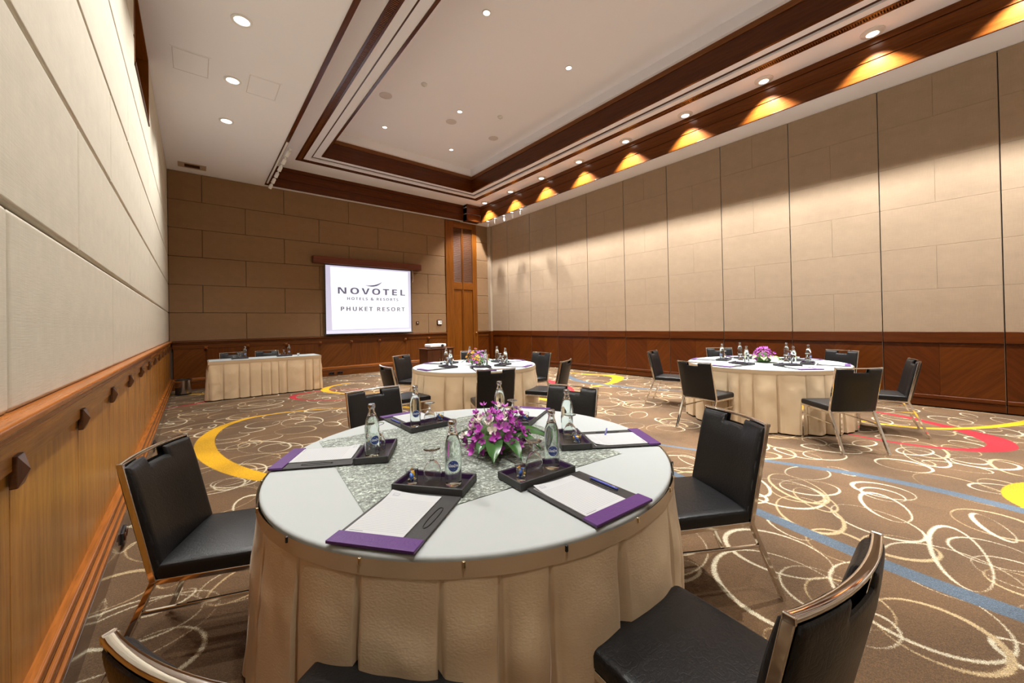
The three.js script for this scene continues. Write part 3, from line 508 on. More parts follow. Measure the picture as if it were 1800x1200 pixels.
// ---------------------------------------------------------------- chair
const chairGeo = (() => {
  const W = 0.449, HS = 0.454, HT = 0.845, REC = 0.107, SPL = 0.175, DEP = 0.43, HK = 0.396, G = {};
  G.seat = pad(DEP, 0.062, W - 0.008, 0.02, [16, 3, 16], (v) => { const a = v.x / (DEP / 2), b = v.z / (W / 2); if (v.y > 0) v.y += 0.014 * (1 - a * a) * (1 - b * b) - 0.004 * Math.max(0, a) ** 4; });
  G.seat.scale(1.02, 1, 1); G.seat.translate(DEP / 2 - 0.004, HS - 0.035, 0);
  const yb = 0.408, slope = (y) => -0.008 - (REC - 0.008) * (y - HK) / (HT - HK), bow = (z) => -0.03 * (1 - (2 * z / W) ** 2);
  // upholstered face with a hand slot cut in from the top
  const face = (dir, th, yBot, slot) => {
    const zw = W / 2 - 0.006, top = HT - 0.009, nz = 0.068, ny = slot, E = [0, 0.003, 0.008, 0.016, 0.03];
    const zs = new Set(), ys = new Set(), add = (S, v) => S.add(Math.round(v * 1e4) / 1e4);
    for (const e of E) { add(zs, -zw + e); add(zs, zw - e); add(zs, -nz - e); add(zs, nz + e); add(ys, yBot + e); add(ys, top - e); add(ys, top - ny - e); }
    for (let k = -6; k <= 6; k++) add(zs, k * 0.0305); for (let k = 1; k < 12; k++) add(ys, yBot + k * 0.03);
    const Z = [...zs].filter((v) => Math.abs(v) <= zw + 1e-6).sort((a, b) => a - b), Y = [...ys].filter((v) => v >= yBot - 1e-6 && v <= top + 1e-6).sort((a, b) => a - b);
    const dist = (z, y) => { let d = Math.min(zw - Math.abs(z), y - yBot, top - y); const dz = Math.abs(z) - nz, dy = (top - ny) - y; const o = dz > 0 && dy > 0 ? Math.hypot(dz, dy) : Math.max(dz, dy); return Math.max(0, Math.min(d * 1.4, o * 2.2)); };
    const pos = [], idx = [], id = (i, j) => j * Z.length + i;
    const put = (front) => { for (const y of Y) for (const z of Z) { const d = dist(z, y), pr = Math.sqrt(Math.max(0, 1 - (1 - Math.min(1, d / 0.03)) ** 2)); const soft = 0.006 * Math.min(1, d / 0.12); pos.push(slope(y) + bow(z) + dir * (0.0105 + (front ? (th * (0.12 + 0.88 * pr) + soft) * (0.62 + 0.38 * Math.min(1, (top - y) / 0.1) ** 0.6) : 0)), y, z); } };
    put(true); const n = Y.length * Z.length; put(false);
    const hole = (i, j) => { const zc = (Z[i] + Z[i + 1]) / 2, yc = (Y[j] + Y[j + 1]) / 2; return Math.abs(zc) < nz && yc > top - ny; };
    const nZ = Z.length - 1, nY = Y.length - 1, solid = (i, j) => i >= 0 && j >= 0 && i < nZ && j < nY && !hole(i, j);
    const quad = (a, b, c, d) => { if (dir > 0) idx.push(a, b, c, a, c, d); else idx.push(a, c, b, a, d, c); };
    for (let j = 0; j < nY; j++) for (let i = 0; i < nZ; i++) if (solid(i, j)) {
      const a = id(i, j), b = id(i + 1, j), c = id(i + 1, j + 1), d = id(i, j + 1);
      quad(a, d, c, b); quad(n + a, n + b, n + c, n + d);
      if (!solid(i - 1, j)) quad(a, n + a, n + d, d); if (!solid(i + 1, j)) quad(b, c, n + c, n + b);
      if (!solid(i, j - 1)) quad(a, b, n + b, n + a); if (!solid(i, j + 1)) quad(d, n + d, n + c, c);
    }
    let g = new THREE.BufferGeometry(); g.setAttribute('position', new THREE.Float32BufferAttribute(pos, 3)); g.setIndex(idx);
    g = toCreasedNormals(g, 0.9); return uvBox(g);
  };
  G.back = face(1, 0.024, yb, 0.036); G.shell = face(-1, 0.01, yb - 0.004, 0.034);
  // chrome: curved top rail and two uprights between the faces
  const sec = (p, q, w, d) => bar(p, q, w, d, new THREE.Vector3(0, 0, 1), 0.004), parts = [];
  for (const s of [-1, 1]) parts.push(bar([slope(HK) + 0.0, HK - 0.01, s * (W / 2 - 0.004)], [slope(HT) - 0.0, HT + 0.004, s * (W / 2 - 0.004)], 0.022, 0.012));
  const N = 14; parts.push(surface(N, 16, (u, v) => { const z = (u - 0.5) * (W + 0.004), a = v * Math.PI * 2, k = 1 / Math.max(Math.abs(Math.cos(a)), Math.abs(Math.sin(a))) ; const e = Math.min(k, 1.25); return [slope(HT) + bow(z) * 1 + 0.0105 * Math.cos(a) * e, HT + 0.0005 + 0.006 * Math.sin(a) * e, z, z, v * 0.1]; }));
  for (const s of [-1, 1]) parts.push(bx(slope(HT) - 0.011, slope(HT) + 0.011, HT - 0.008, HT + 0.0085, s * (W / 2) - 0.004, s * (W / 2) + 0.004, 0.003));
  G.frame = merge(parts);
  G.rearLeg = (s) => merge([bar([-0.006, HK + 0.004, s * (W / 2 - 0.013)], [-SPL, 0.012, s * (W / 2 - 0.011)], 0.022, 0.024), new THREE.CylinderGeometry(0.013, 0.014, 0.016, 12).translate(-SPL + 0.0, 0.008, s * (W / 2 - 0.011))]);
  G.frontLeg = (s) => merge([bar([DEP - 0.013, HK - 0.008, s * (W / 2 - 0.015)], [DEP - 0.006, 0.012, s * (W / 2 - 0.015)], 0.022, 0.022), new THREE.CylinderGeometry(0.013, 0.014, 0.016, 12).translate(DEP - 0.006, 0.008, s * (W / 2 - 0.015))]);
  G.seatFrame = merge([bx(-0.014, DEP, HK - 0.022, HK, -W / 2 + 0.003, -W / 2 + 0.023, 0.004), bx(-0.014, DEP, HK - 0.022, HK, W / 2 - 0.023, W / 2 - 0.003, 0.004), bx(DEP - 0.02, DEP, HK - 0.022, HK, -W / 2 + 0.02, W / 2 - 0.02, 0.004), bx(-0.012, 0.01, HK - 0.02, HK - 0.002, -W / 2 + 0.02, W / 2 - 0.02, 0.004)]);
  G.stretcher = (s) => bar([-0.062, 0.272, s * (W / 2 - 0.013)], [DEP - 0.012, 0.282, s * (W / 2 - 0.015)], 0.014, 0.014);
  return G;
})();
const chairProto = (() => {
  const t = thing('banquet_chair', '', 'chair', [0, 0, 0]);
  mesh('seat', chairGeo.seat, M.leather, t); mesh('backrest', chairGeo.back, M.leather, t); mesh('back_shell', chairGeo.shell, M.leather, t); mesh('back_frame', chairGeo.frame, M.chrome, t);
  mesh('seat_frame', chairGeo.seatFrame, M.chrome, t);
  for (const s of [-1, 1]) { mesh('leg', chairGeo.rearLeg(s), M.chrome, t); mesh('leg', chairGeo.frontLeg(s), M.chrome, t); mesh('stretcher', chairGeo.stretcher(s), M.chrome, t); }
  return t;
})();
let chairUsed = false;
function chair(x, z, yaw, label, group) {
  if (!chairUsed) { chairUsed = true; chairProto.position.set(x, 0, z); chairProto.rotation.y = -yaw; return tag(chairProto, label, 'chair', group); }
  return copy(chairProto, [x, 0, z], -yaw, label, group);
}

// ---------------------------------------------------------------- table ware (each built once, then copied)
const stickerTex = (() => {
  const n = 256, c = document.createElement('canvas'); c.width = c.height = n; const x = c.getContext('2d');
  x.fillStyle = '#dfe6ee'; x.fillRect(0, 0, n, n); x.fillStyle = '#2c4583'; x.beginPath(); x.arc(n / 2, n / 2, n * 0.465, 0, 6.3); x.fill();
  x.strokeStyle = '#e9eef5'; x.lineWidth = 9; x.lineCap = 'round'; x.lineJoin = 'round';
  const P = (...q) => { x.beginPath(); x.moveTo(q[0], q[1]); for (let i = 2; i < q.length; i += 2) x.lineTo(q[i], q[i + 1]); x.stroke(); }, O = (a, b, r) => { x.beginPath(); x.arc(a, b, r, 0, 6.3); x.stroke(); };
  // the brand word, in Thai letters drawn stroke by stroke
  P(32, 150, 32, 118, 44, 106, 58, 108, 66, 120, 66, 150); O(44, 128, 6);
  P(80, 110, 92, 106, 98, 114, 88, 124, 100, 130, 100, 148); O(94, 150, 4); P(84, 94, 92, 86, 104, 88, 106, 96);
  P(116, 150, 116, 120, 126, 108, 138, 110, 144, 122, 144, 150); P(144, 114, 152, 104); O(126, 132, 6);
  P(162, 150, 160, 122, 168, 108, 176, 116, 184, 108, 192, 120, 192, 150); O(172, 134, 5); P(184, 96, 192, 88, 202, 96, 212, 86);
  P(206, 150, 206, 130, 214, 120, 222, 128, 226, 112); P(226, 150, 226, 108);
  x.fillStyle = '#e9eef5'; for (const [a, b, r] of [[150, 48, 6], [96, 206, 5], [128, 214, 3]]) { x.beginPath(); x.arc(a, b, r, 0, 6.3); x.fill(); }
  const t = new THREE.DataTexture(new Uint8Array(x.getImageData(0, 0, n, n).data), n, n); t.flipY = true; t.colorSpace = THREE.SRGBColorSpace; t.magFilter = THREE.LinearFilter; t.needsUpdate = true; return t;
})();
const stickerMat = std({ map: stickerTex, roughness: 0.45 });
const bottleProto = (() => {
  const t = thing('water_bottle', '', 'bottle');
  const prof = [[0, 0.003], [0.026, 0.0], [0.0315, 0.004], [0.0325, 0.012], [0.0318, 0.03], [0.0318, 0.118], [0.0326, 0.124], [0.0316, 0.13], [0.0326, 0.137], [0.031, 0.145], [0.0265, 0.17], [0.0195, 0.1895]];
  mesh('glass_body', lathe(prof, 36), M.glass, t);
  const wat = [[0, 0.006], [0.027, 0.006], [0.0298, 0.012], [0.0296, 0.12], [0.0296, 0.14], [0.025, 0.168], [0.0187, 0.187], [0, 0.187]];
  mesh('neck', lathe([[0.0195, 0.19], [0.0145, 0.204], [0.0128, 0.212], [0.0128, 0.221], [0.015, 0.2235], [0.015, 0.227], [0.0128, 0.2285], [0.009, 0.2285], [0.0095, 0.212], [0.012, 0.202], [0.0165, 0.19], [0.0195, 0.19]], 32), M.solidGlass, t);
  mesh('water', lathe(wat, 32), M.water, t);
  mesh('cap', lathe([[0.0138, 0.226], [0.0158, 0.227], [0.0152, 0.238], [0.013, 0.2415], [0, 0.242]], 24), M.cap, t);
  const R = 0.0324, s = surface(20, 10, (u, v) => { const a = u * Math.PI * 2, r = v * 0.021, yy = r * Math.sin(a), zz = r * Math.cos(a), th = Math.PI + zz / R; return [R * Math.cos(th), 0.083 + yy, R * Math.sin(th) * 1, 0.5 + 0.5 * v * Math.cos(a), 0.5 + 0.5 * v * Math.sin(a)]; });
  mesh('label_sticker', s, stickerMat, t);
  return t;
})();
const gobletProto = (() => {
  const t = thing('goblet', '', 'glass');
  mesh('bowl', lathe([[0.0318, 0.0], [0.0345, 0.012], [0.0355, 0.028], [0.033, 0.05], [0.026, 0.068], [0.015, 0.082], [0.004, 0.0885], [0, 0.089], [0, 0.085], [0.013, 0.0795], [0.0242, 0.0665], [0.0313, 0.0495], [0.0338, 0.028], [0.0328, 0.012], [0.0302, 0.0], [0.0318, 0.0]], 36), M.solidGlass, t);
  mesh('stem', lathe([[0, 0.084], [0.009, 0.086], [0.0055, 0.094], [0.0042, 0.105], [0.005, 0.118], [0.008, 0.122], [0, 0.122]], 20), M.solidGlass, t);
  mesh('foot', lathe([[0, 0.1205], [0.012, 0.122], [0.03, 0.1275], [0.0315, 0.129], [0.03, 0.1305], [0.01, 0.1275], [0, 0.1265]], 32), M.solidGlass, t);
  return t;
})();
const tumblerProto = (() => {
  const t = thing('tumbler', '', 'glass');
  mesh('body', lathe([[0, 0.0], [0.018, 0.0], [0.0195, 0.003], [0.0205, 0.02], [0.0235, 0.056], [0.0222, 0.056], [0.019, 0.018], [0.016, 0.012], [0, 0.011]], 32), M.solidGlass, t);
  mesh('rim', new THREE.TorusGeometry(0.0235, 0.0008, 6, 36).rotateX(Math.PI / 2), M.solidGlass, t, [0, 0.056, 0]);
  return t;
})();
const candyProto = [M.candyA, M.candyB].map((m, i) => {
  const t = thing('wrapped_candy', '', 'candy');
  const tube = lathe([[0.002, -0.011], [0.0065, -0.009], [0.0075, 0], [0.0065, 0.009], [0.002, 0.011]], 12);
  const fan = (s) => { const g = lathe([[0.002, 0.01], [0.009, 0.019], [0.0085, 0.0195], [0.0015, 0.0105]], 9); g.scale(1, 1, 0.5); if (s < 0) g.rotateX(Math.PI); return g; };
  mesh('sweet', tube, m, t); mesh('twist', fan(1), m, t); mesh('twist', fan(-1), m, t);
  return t;
});
const trayProto = (() => {
  const t = thing('serving_tray', '', 'tray'), a = 0.075, b = 0.138, h = 0.028, w = 0.008;
  mesh('floor', bx(-a + 0.002, a - 0.002, 0, 0.008, -b + 0.002, b - 0.002, 0.002), M.trayFloor, t);
  for (const [x0, x1, z0, z1] of [[-a, -a + w, -b, b], [a - w, a, -b, b], [-a + w, a - w, -b, -b + w], [-a + w, a - w, b - w, b]]) mesh('side', bx(x0, x1, 0, h, z0, z1, 0.0025), M.board, t);
  mesh('lining', merge([bx(-a + w, -a + w + 0.002, 0.007, h - 0.002, -b + w, b - w, 0.0005), bx(a - w - 0.002, a - w, 0.007, h - 0.002, -b + w, b - w, 0.0005), bx(-a + w, a - w, 0.007, h - 0.002, -b + w, -b + w + 0.002, 0.0005), bx(-a + w, a - w, 0.007, h - 0.002, b - w - 0.002, b - w, 0.0005)]), M.trayInside, t);
  return t;
})();
const folderProto = (() => {
  const t = thing('desk_folder', '', 'folder');
  mesh('board', bx(-0.168, 0.168, 0, 0.005, -0.134, 0.134, 0.002), M.board, t);
  mesh('purple_band', bx(-0.17, -0.112, 0.001, 0.0105, -0.135, 0.135, 0.002), M.purple, t);
  mesh('pen_loop', new THREE.TubeGeometry(new THREE.CatmullRomCurve3([[-0.04, 0.095], [0.07, 0.095], [0.08, 0.102], [0.07, 0.109], [-0.04, 0.109], [-0.05, 0.102]].map((p) => new THREE.Vector3(p[0], 0.006, p[1])), true), 60, 0.0016, 6, true), M.blackPlastic, t);
  return t;
})();
const padTex = (() => {
  const w = 256, h = 384, c = document.createElement('canvas'); c.width = w; c.height = h; const x = c.getContext('2d');
  x.fillStyle = '#f6f6f4'; x.fillRect(0, 0, w, h); x.fillStyle = '#c3c4c6'; for (let y = 70; y < h - 26; y += 13) x.fillRect(10, y, w - 20, 1.6);
  x.fillStyle = '#dcdce2'; x.fillRect(20, 18, 34, 26); x.fillStyle = '#f6f6f4'; x.fillRect(26, 24, 22, 8); x.fillStyle = '#8d8e92'; x.fillRect(12, h - 16, 62, 3);
  const t = new THREE.DataTexture(new Uint8Array(x.getImageData(0, 0, w, h).data), w, h); t.flipY = true; t.colorSpace = THREE.SRGBColorSpace; t.magFilter = THREE.LinearFilter; t.needsUpdate = true; return t;
})();
const padMat = std({ map: padTex, color: lin(0.5, 0.51, 0.53), roughness: 0.85 }), paperMat = std({ color: lin(0.46, 0.46, 0.47), roughness: 0.9 });
const padProto = (() => {
  const t = thing('notepad', '', 'notepad');
  mesh('sheets', bx(-0.13, 0.13, 0, 0.003, -0.094, 0.094, 0.0008), paperMat, t);
  mesh('top_sheet', surface(10, 12, (u, v) => { const k = Math.max(0, v - 0.7) / 0.3 * Math.max(0, 0.7 - u) / 0.7; return [-0.13 + 0.26 * v, 0.0036 + 0.010 * k * k, -0.094 + 0.188 * u, u, v]; }), padMat, t);
  return t;
})();
const penProto = (() => {
  const t = thing('pen', '', 'pen');
  const b = lathe([[0, 0], [0.0012, 0.002], [0.0042, 0.018], [0.0046, 0.1], [0.0046, 0.132], [0.0036, 0.136], [0, 0.136]], 14); b.rotateZ(-Math.PI / 2); b.translate(-0.068, 0.0046, 0);
  mesh('barrel', b, M.bluePen, t); mesh('clip', bx(0.022, 0.064, 0.009, 0.0105, -0.0015, 0.0015, 0.0005), M.steel, t);
  return t;
})();
const used = new Set();
function place(proto, pos, turn, label, group, lean) {
  let o = proto;
  if (!used.has(proto)) { used.add(proto); o.position.set(...pos); o.rotation.set(0, turn, 0); tag(o, label, null, group); }
  else o = copy(proto, pos, turn, label, group);
  if (lean) o.rotation.set(...lean);
  return o;
}

// ---------------------------------------------------------------- orchids
const petal = (L, W, cup) => surface(4, 5, (u, v) => { const w = W * Math.sin(Math.PI * Math.min(1, v * 0.92 + 0.06)) ** 0.8 * (u - 0.5), x = L * v; return [x * Math.cos(cup * v), x * Math.sin(cup * v) + 8 * w * w, w]; });
function bloom(r, c0, c1, seed) {
  const q = rng(seed), parts = [];
  for (let k = 0; k < 5; k++) { const g = petal(r * (k % 2 ? 1.05 : 0.95), r * (k % 2 ? 0.78 : 0.46), 0.35 + 0.5 * q()); g.rotateY(k * Math.PI * 2 / 5 + 0.2 * q()); parts.push(g); }
  const lip = petal(r * 0.6, r * 0.5, 1.1); lip.translate(0, 0.002, 0); parts.push(lip);
  parts.forEach((g, i) => { const p = g.attributes.position, col = new Float32Array(p.count * 3); for (let k = 0; k < p.count; k++) { const d = Math.min(1, Math.hypot(p.getX(k), p.getZ(k)) / r), a = i === 5 ? [c0[0] * 0.6, c0[1] * 0.6, c0[2] * 0.8] : [0, 1, 2].map((j) => c0[j] + (c1[j] - c0[j]) * d); col.set(a, k * 3); } g.setAttribute('color', new THREE.BufferAttribute(col, 3)); });
  return merge(parts);
}
const petalMat = phys({ vertexColors: true, roughness: 0.6, transmission: 0.12, thickness: 0, side: THREE.DoubleSide });
const leafMat = phys({ color: lin(0.028, 0.105, 0.018), roughness: 0.28, clearcoat: 0.3, side: THREE.DoubleSide }), paleLeafMat = phys({ color: lin(0.33, 0.45, 0.16), roughness: 0.45, side: THREE.DoubleSide }), stemMat = std({ color: lin(0.08, 0.17, 0.04), roughness: 0.6 });
const PUR = [[0.55, 0.06, 0.50], [0.62, 0.20, 0.62]], MAG = [[0.42, 0.02, 0.36], [0.50, 0.06, 0.48]], WHT = [[0.72, 0.62, 0.50], [0.82, 0.80, 0.74]], LIL = [[0.55, 0.25, 0.55], [0.62, 0.35, 0.66]], ORA = [[0.80, 0.30, 0.02], [0.85, 0.42, 0.03]];
const bloomKinds = { PUR: [1, 2, 3].map((s) => bloom(0.026, ...PUR, s)), MAG: [4, 5].map((s) => bloom(0.025, ...MAG, s)), WHT: [6, 7].map((s) => bloom(0.028, ...WHT, s)), LIL: [8].map((s) => bloom(0.026, ...LIL, s)), ORA: [9].map((s) => bloom(0.032, ...ORA, s)) };
function bouquet(label, pos, n, pick, leaves, R, Hh, seed, leafM) {
  const t = thing('orchid_centrepiece', label, 'flowers', pos), q = rng(seed), up = new THREE.Vector3(0, 1, 0);
  mesh('bowl', lathe([[0, 0], [0.06, 0], [0.085, 0.012], [0.1, 0.035], [0.098, 0.036], [0.07, 0.03], [0, 0.03]], 28), stemMat, t);
  mesh('foliage_core', new THREE.SphereGeometry(1, 14, 8, 0, 6.3, 0, Math.PI / 2).scale(R * 0.72, Hh * 0.66, R * 0.72), stemMat, t, [0, 0.03, 0]);
  for (let i = 0; i < n; i++) {
    const a = i * 2.39996 + q() * 0.5, e = Math.asin(Math.min(0.99, (i + 0.6) / n)) , spike = q() < 0.2 ? 1.1 + 0.16 * q() : 0.84 + 0.2 * q();
    const d = new THREE.Vector3(Math.cos(a) * Math.cos(e) * R, Math.sin(e) * Hh, Math.sin(a) * Math.cos(e) * R).multiplyScalar(spike);
    const kind = bloomKinds[pick(q(), d)], m = mesh('orchid_bloom', kind[(q() * kind.length) | 0], petalMat, t, [d.x, d.y + 0.035, d.z]);
    if (spike > 1.06) mesh('stem', bar([d.x * 0.5, d.y * 0.5 + 0.035, d.z * 0.5], [d.x, d.y + 0.034, d.z], 0.0028, 0.0028, new THREE.Vector3(0.3, 0.1, 0.95)), stemMat, t);
    const nrm = d.clone().normalize().add(new THREE.Vector3(q() - 0.5, q() * 0.4 - 0.1, q() - 0.5).multiplyScalar(0.9)).normalize();
    m.quaternion.setFromUnitVectors(up, nrm); m.rotateY(q() * 6.3); m.scale.setScalar(0.8 + 0.35 * q());
  }
  for (const [ang, L, W, drop] of leaves) {
    const g = surface(6, 12, (u, v) => { const s = (u - 0.5), w = W * Math.sin(Math.PI * (v * 0.94 + 0.05)) ** 0.7 * (v > 0.85 ? 1 - (v - 0.85) / 0.15 * 0.75 : 1), x = 0.06 + L * v; return [x, 0.05 + 0.035 * Math.sin(Math.PI * v * 0.8) - drop * v * v + Math.abs(s) * W * 0.35, s * w, v * L, u * W]; });
    const m = mesh('leaf', g, leafM, t); m.rotation.y = -ang * Math.PI / 180;
  }
  return t;
}
// ---------------------------------------------------------------- tables
const TOP = 0.75;
// pleated skirt round a closed outline; path(s) -> [x, z, nx, nz] for s in metres along the outline of length L
function skirt(path, L, nPleats, seed, closed) {
  const q = rng(seed), per = 34, n = nPleats * per, rows = 18, h0 = 0.022, h1 = 0.7;
  const ph = Array.from({ length: nPleats }, () => [q(), q(), q(), q()]);
  return surface(n, rows, (u, v) => {
    const y = h1 - (h1 - h0) * v, k = Math.min(nPleats - 1e-6, Math.max(0, u * nPleats + (closed ? 0.28 * Math.sin(u * 2 * Math.PI * 5 + seed) + 0.18 * Math.sin(u * 2 * Math.PI * 8 + seed * 2) - 0.28 * Math.sin(seed) - 0.18 * Math.sin(seed * 2) : 0))), i = Math.floor(k), f = k - i, p = ph[i % nPleats];
    const open = Math.min(1, 0.3 + v * 0.8), g = 0.022 + 0.02 * p[0];
    // knife pleats: every panel swells, then tucks under its neighbour in a narrow deep fold
    const e = Math.min(f, 1 - f), tuck = e < g ? (1 - e / g) ** 0.7 : 0, ramp = Math.min(1, v * 4);
    const fold = -(0.004 + 0.04 * open * ramp) * tuck;
    const round = Math.sin(Math.PI * Math.min(1, Math.max(0, (f - 0.01) * (0.9 + 0.35 * p[2])))) ** 0.7;
    const panel = (0.004 + 0.012 * ramp + 0.02 * v * p[1]) * round + 0.013 * v * Math.sin(f * 7 + p[2] * 6) * p[3];
    const crease = 0.010 * (vnoise(u * L * 8 + v * 3, v * 6 + i, 4096, 4096) - 0.5) + 0.004 * (vnoise(u * L * 24 + v * 14, v * 9, 4096, 4096) - 0.5);
    const o = 0.0085 + 0.022 * v + fold + (panel + crease) * ramp * (1 - tuck);
    const a = path(u * L), shift = tuck * (f < 0.5 ? 0.016 : 0.006) * ramp;
    return [a[0] + a[2] * o - a[3] * shift, y - 0.004 * Math.sin(Math.PI * f) * v, a[1] + a[3] * o + a[2] * shift, u * L, y];
  }, closed);
}
const circlePath = (r) => (s) => { const a = s / r; return [r * Math.cos(a), r * Math.sin(a), Math.cos(a), Math.sin(a)]; };
function roundTable(cx, cz, r, where, pleats, seed, turn) {
  const t = thing('round_table', 'round folding table hidden under cloth and skirt, ' + where, 'table', [cx, 0, cz], 0, 'round tables');
  mesh('tabletop', lathe([[0, TOP - 0.03], [r - 0.012, TOP - 0.03], [r - 0.008, TOP - 0.018], [r - 0.012, TOP - 0.006], [0, TOP - 0.006]], 64), M.woodDark, t);
  for (let k = 0; k < 4; k++) { const a = k * Math.PI / 2 + 0.5; mesh('leg', bar([0.55 * Math.cos(a), 0, 0.55 * Math.sin(a)], [0.5 * Math.cos(a), TOP - 0.03, 0.5 * Math.sin(a)], 0.03, 0.03), M.steel, t); }
  const cloth = mesh('tablecloth', (() => { const g = surface(96, 22, (u, v) => { const a = u * 2 * Math.PI; let rr, y; if (v < 0.75) { rr = (r - 0.012) * v / 0.75; y = TOP; } else { const w = (v - 0.75) / 0.25; rr = r - 0.012 + 0.013 * Math.sin(Math.min(1, w * 2) * Math.PI / 2); y = TOP - 0.008 * (1 - Math.cos(Math.min(1, w * 2) * Math.PI / 2)) - (w > 0.5 ? (w - 0.5) * 2 * 0.012 : 0) + (w > 0.9 ? 0.0025 * Math.sin(a * 23) : 0); } return [rr * Math.cos(a), y, rr * Math.sin(a), rr * Math.cos(a), rr * Math.sin(a)]; }, true); return g.index ? flip(g) : g; })(), M.cloth, null, [cx, 0, cz]);
  tag(cloth, 'smooth white top cloth on the round table, ' + where, 'tablecloth', 'white top cloths');
  const sk = thing('table_skirt', 'beige satin pleated skirt round the table, ' + where, 'table skirt', [cx, 0, cz], turn, 'satin table skirts');
  mesh('pleats', skirt(circlePath(r), 2 * Math.PI * r, pleats, seed, true), M.satin, sk);
  mesh('waistband', surface(240, 4, (u, v) => { const a = u * 2 * Math.PI, w = 0.0006 * Math.sin(a * pleats) * v; return [(r + 0.011 + w) * Math.cos(a), TOP - 0.009 - 0.045 * v, (r + 0.011 + w) * Math.sin(a), u * 2 * Math.PI * r, v * 0.06]; }, true), M.satinBand, sk);
  const clip = bx(-0.004, 0.004, -0.014, 0.004, -0.004, 0.004, 0.002);
  if (seed === 1) for (let k = 0; k < 20; k++) { const a = k * Math.PI / 10 + 0.1; mesh('clip', clip, k % 3 ? M.brass : M.blackPlastic, sk, [(r + 0.012) * Math.cos(a), TOP - 0.012, (r + 0.012) * Math.sin(a)]); }
  return t;
}
function flip(g) { const i = g.index.array; for (let k = 0; k < i.length; k += 3) { const t = i[k]; i[k] = i[k + 1]; i[k + 1] = t; } g.computeVertexNormals(); return g; }
// one place setting; angle from the table centre, in degrees (x to z)
function setting(cx, cz, deg, seat, tableName, opt = {}) {
  const a = deg * Math.PI / 180, f = [-Math.cos(a), -Math.sin(a)], r = [-f[1], f[0]], yaw = Math.atan2(f[1], f[0]);
  const at = (rho, lat, y) => [cx - f[0] * rho + r[0] * lat, y, cz - f[1] * rho + r[1] * lat];
  const T = opt.tray ?? 0.47, F = opt.folder ?? 0.716, y = TOP + (opt.onSilver ? 0.005 : 0.001), tw = opt.trayTurn ?? 0, fw = opt.folderTurn ?? 0, on = seat + ' seat of ' + tableName, gr = ' on ' + tableName;
  place(folderProto, at(F, opt.folderLat ?? 0, y), -yaw + fw, 'black desk folder with purple end band, ' + on, 'desk folders' + gr);
  const fc = at(F, opt.folderLat ?? 0, y), lf = [Math.cos(yaw - fw), Math.sin(yaw - fw)], lr = [-lf[1], lf[0]];
  const inF = (x, z, h) => [fc[0] + lf[0] * x + lr[0] * z, y + h, fc[2] + lf[1] * x + lr[1] * z];
  place(padProto, inF(0.018, -0.024, 0.0052), -yaw + fw, 'white lined notepad lying in the folder, ' + on, 'notepads' + gr);
  if (opt.pen) place(penProto, inF(0.02, 0.107, 0.0055), -yaw + fw + Math.PI, 'blue pen beside the notepad, ' + on, 'pens' + gr);
  const tc = at(T, opt.trayLat ?? 0, y), ta = yaw - tw, tf = [Math.cos(ta), Math.sin(ta)], tr = [-tf[1], tf[0]];
  const inT = (x, z) => [tc[0] + tf[0] * x + tr[0] * z, y + 0.0085, tc[2] + tf[1] * x + tr[1] * z];
  place(trayProto, tc, -ta, 'shallow black tray with purple lining, ' + on, 'trays' + gr);
  place(bottleProto, inT(-0.005, 0.075), -ta + (opt.bottleTurn ?? 0), 'clear glass water bottle with round blue label, ' + on, 'water bottles' + gr);
  place(gobletProto, inT(0.002, -0.012), -ta, 'upside-down stemmed goblet on the tray, ' + on, 'goblets' + gr);
  place(tumblerProto, inT(-0.012, -0.088), -ta, 'small tumbler holding sweets, ' + on, 'tumblers' + gr);
  if (opt.candy) {
    const c = inT(-0.012, -0.088);
    place(candyProto[0], [c[0] + 0.004, c[1] + 0.034, c[2] - 0.003], deg, 'orange wrapped sweet in the tumbler, ' + on, 'orange sweets', [0.5, deg, 0.9]);
    place(candyProto[1], [c[0] - 0.004, c[1] + 0.029, c[2] + 0.004], deg, 'blue wrapped sweet in the tumbler, ' + on, 'blue sweets', [-0.4, deg * 1.7, 0.6]);
  }
}
// near table
const NC = [1.06, -1.60];
roundTable(...NC, 0.89, 'nearest the camera', 27, 1, 0.1);
{
  const g = surface(60, 60, (u, v) => { const x = (u - 0.5) * 1.1, z = (v - 0.5) * 1.1; return [x, 0.0022 + 0.0018 * (vnoise(u * 30, v * 44, 300, 300) + vnoise(u * 61 + 9, v * 37, 300, 300) - 1), z, x, z]; });
  tag(mesh('table_overlay', flip(g), M.silver, null, [1.0, TOP, -1.66], [0, -0.089, 0]), 'crinkled silver-grey square overlay lying across the near table', 'overlay');
}
const NEAR = [[143, 'front-left', { candy: 1, bottleTurn: 0.42 }], [93.5, 'front-right', { candy: 1, pen: 1, bottleTurn: -0.6, folderLat: 0.02 }], [33.5, 'right', { candy: 1, pen: 1, bottleTurn: 2.5 }], [-30, 'back-right', { candy: 1, bottleTurn: 2.5 }], [270, 'back-left', { candy: 1, pen: 1, tray: 0.52, folder: 0.766, bottleTurn: 2.8 }], [210.5, 'left', { candy: 1, bottleTurn: 2.2 }]];
for (const [d, seat, o] of NEAR) setting(...NC, d, seat, 'the nearest table', { ...o, onSilver: true });
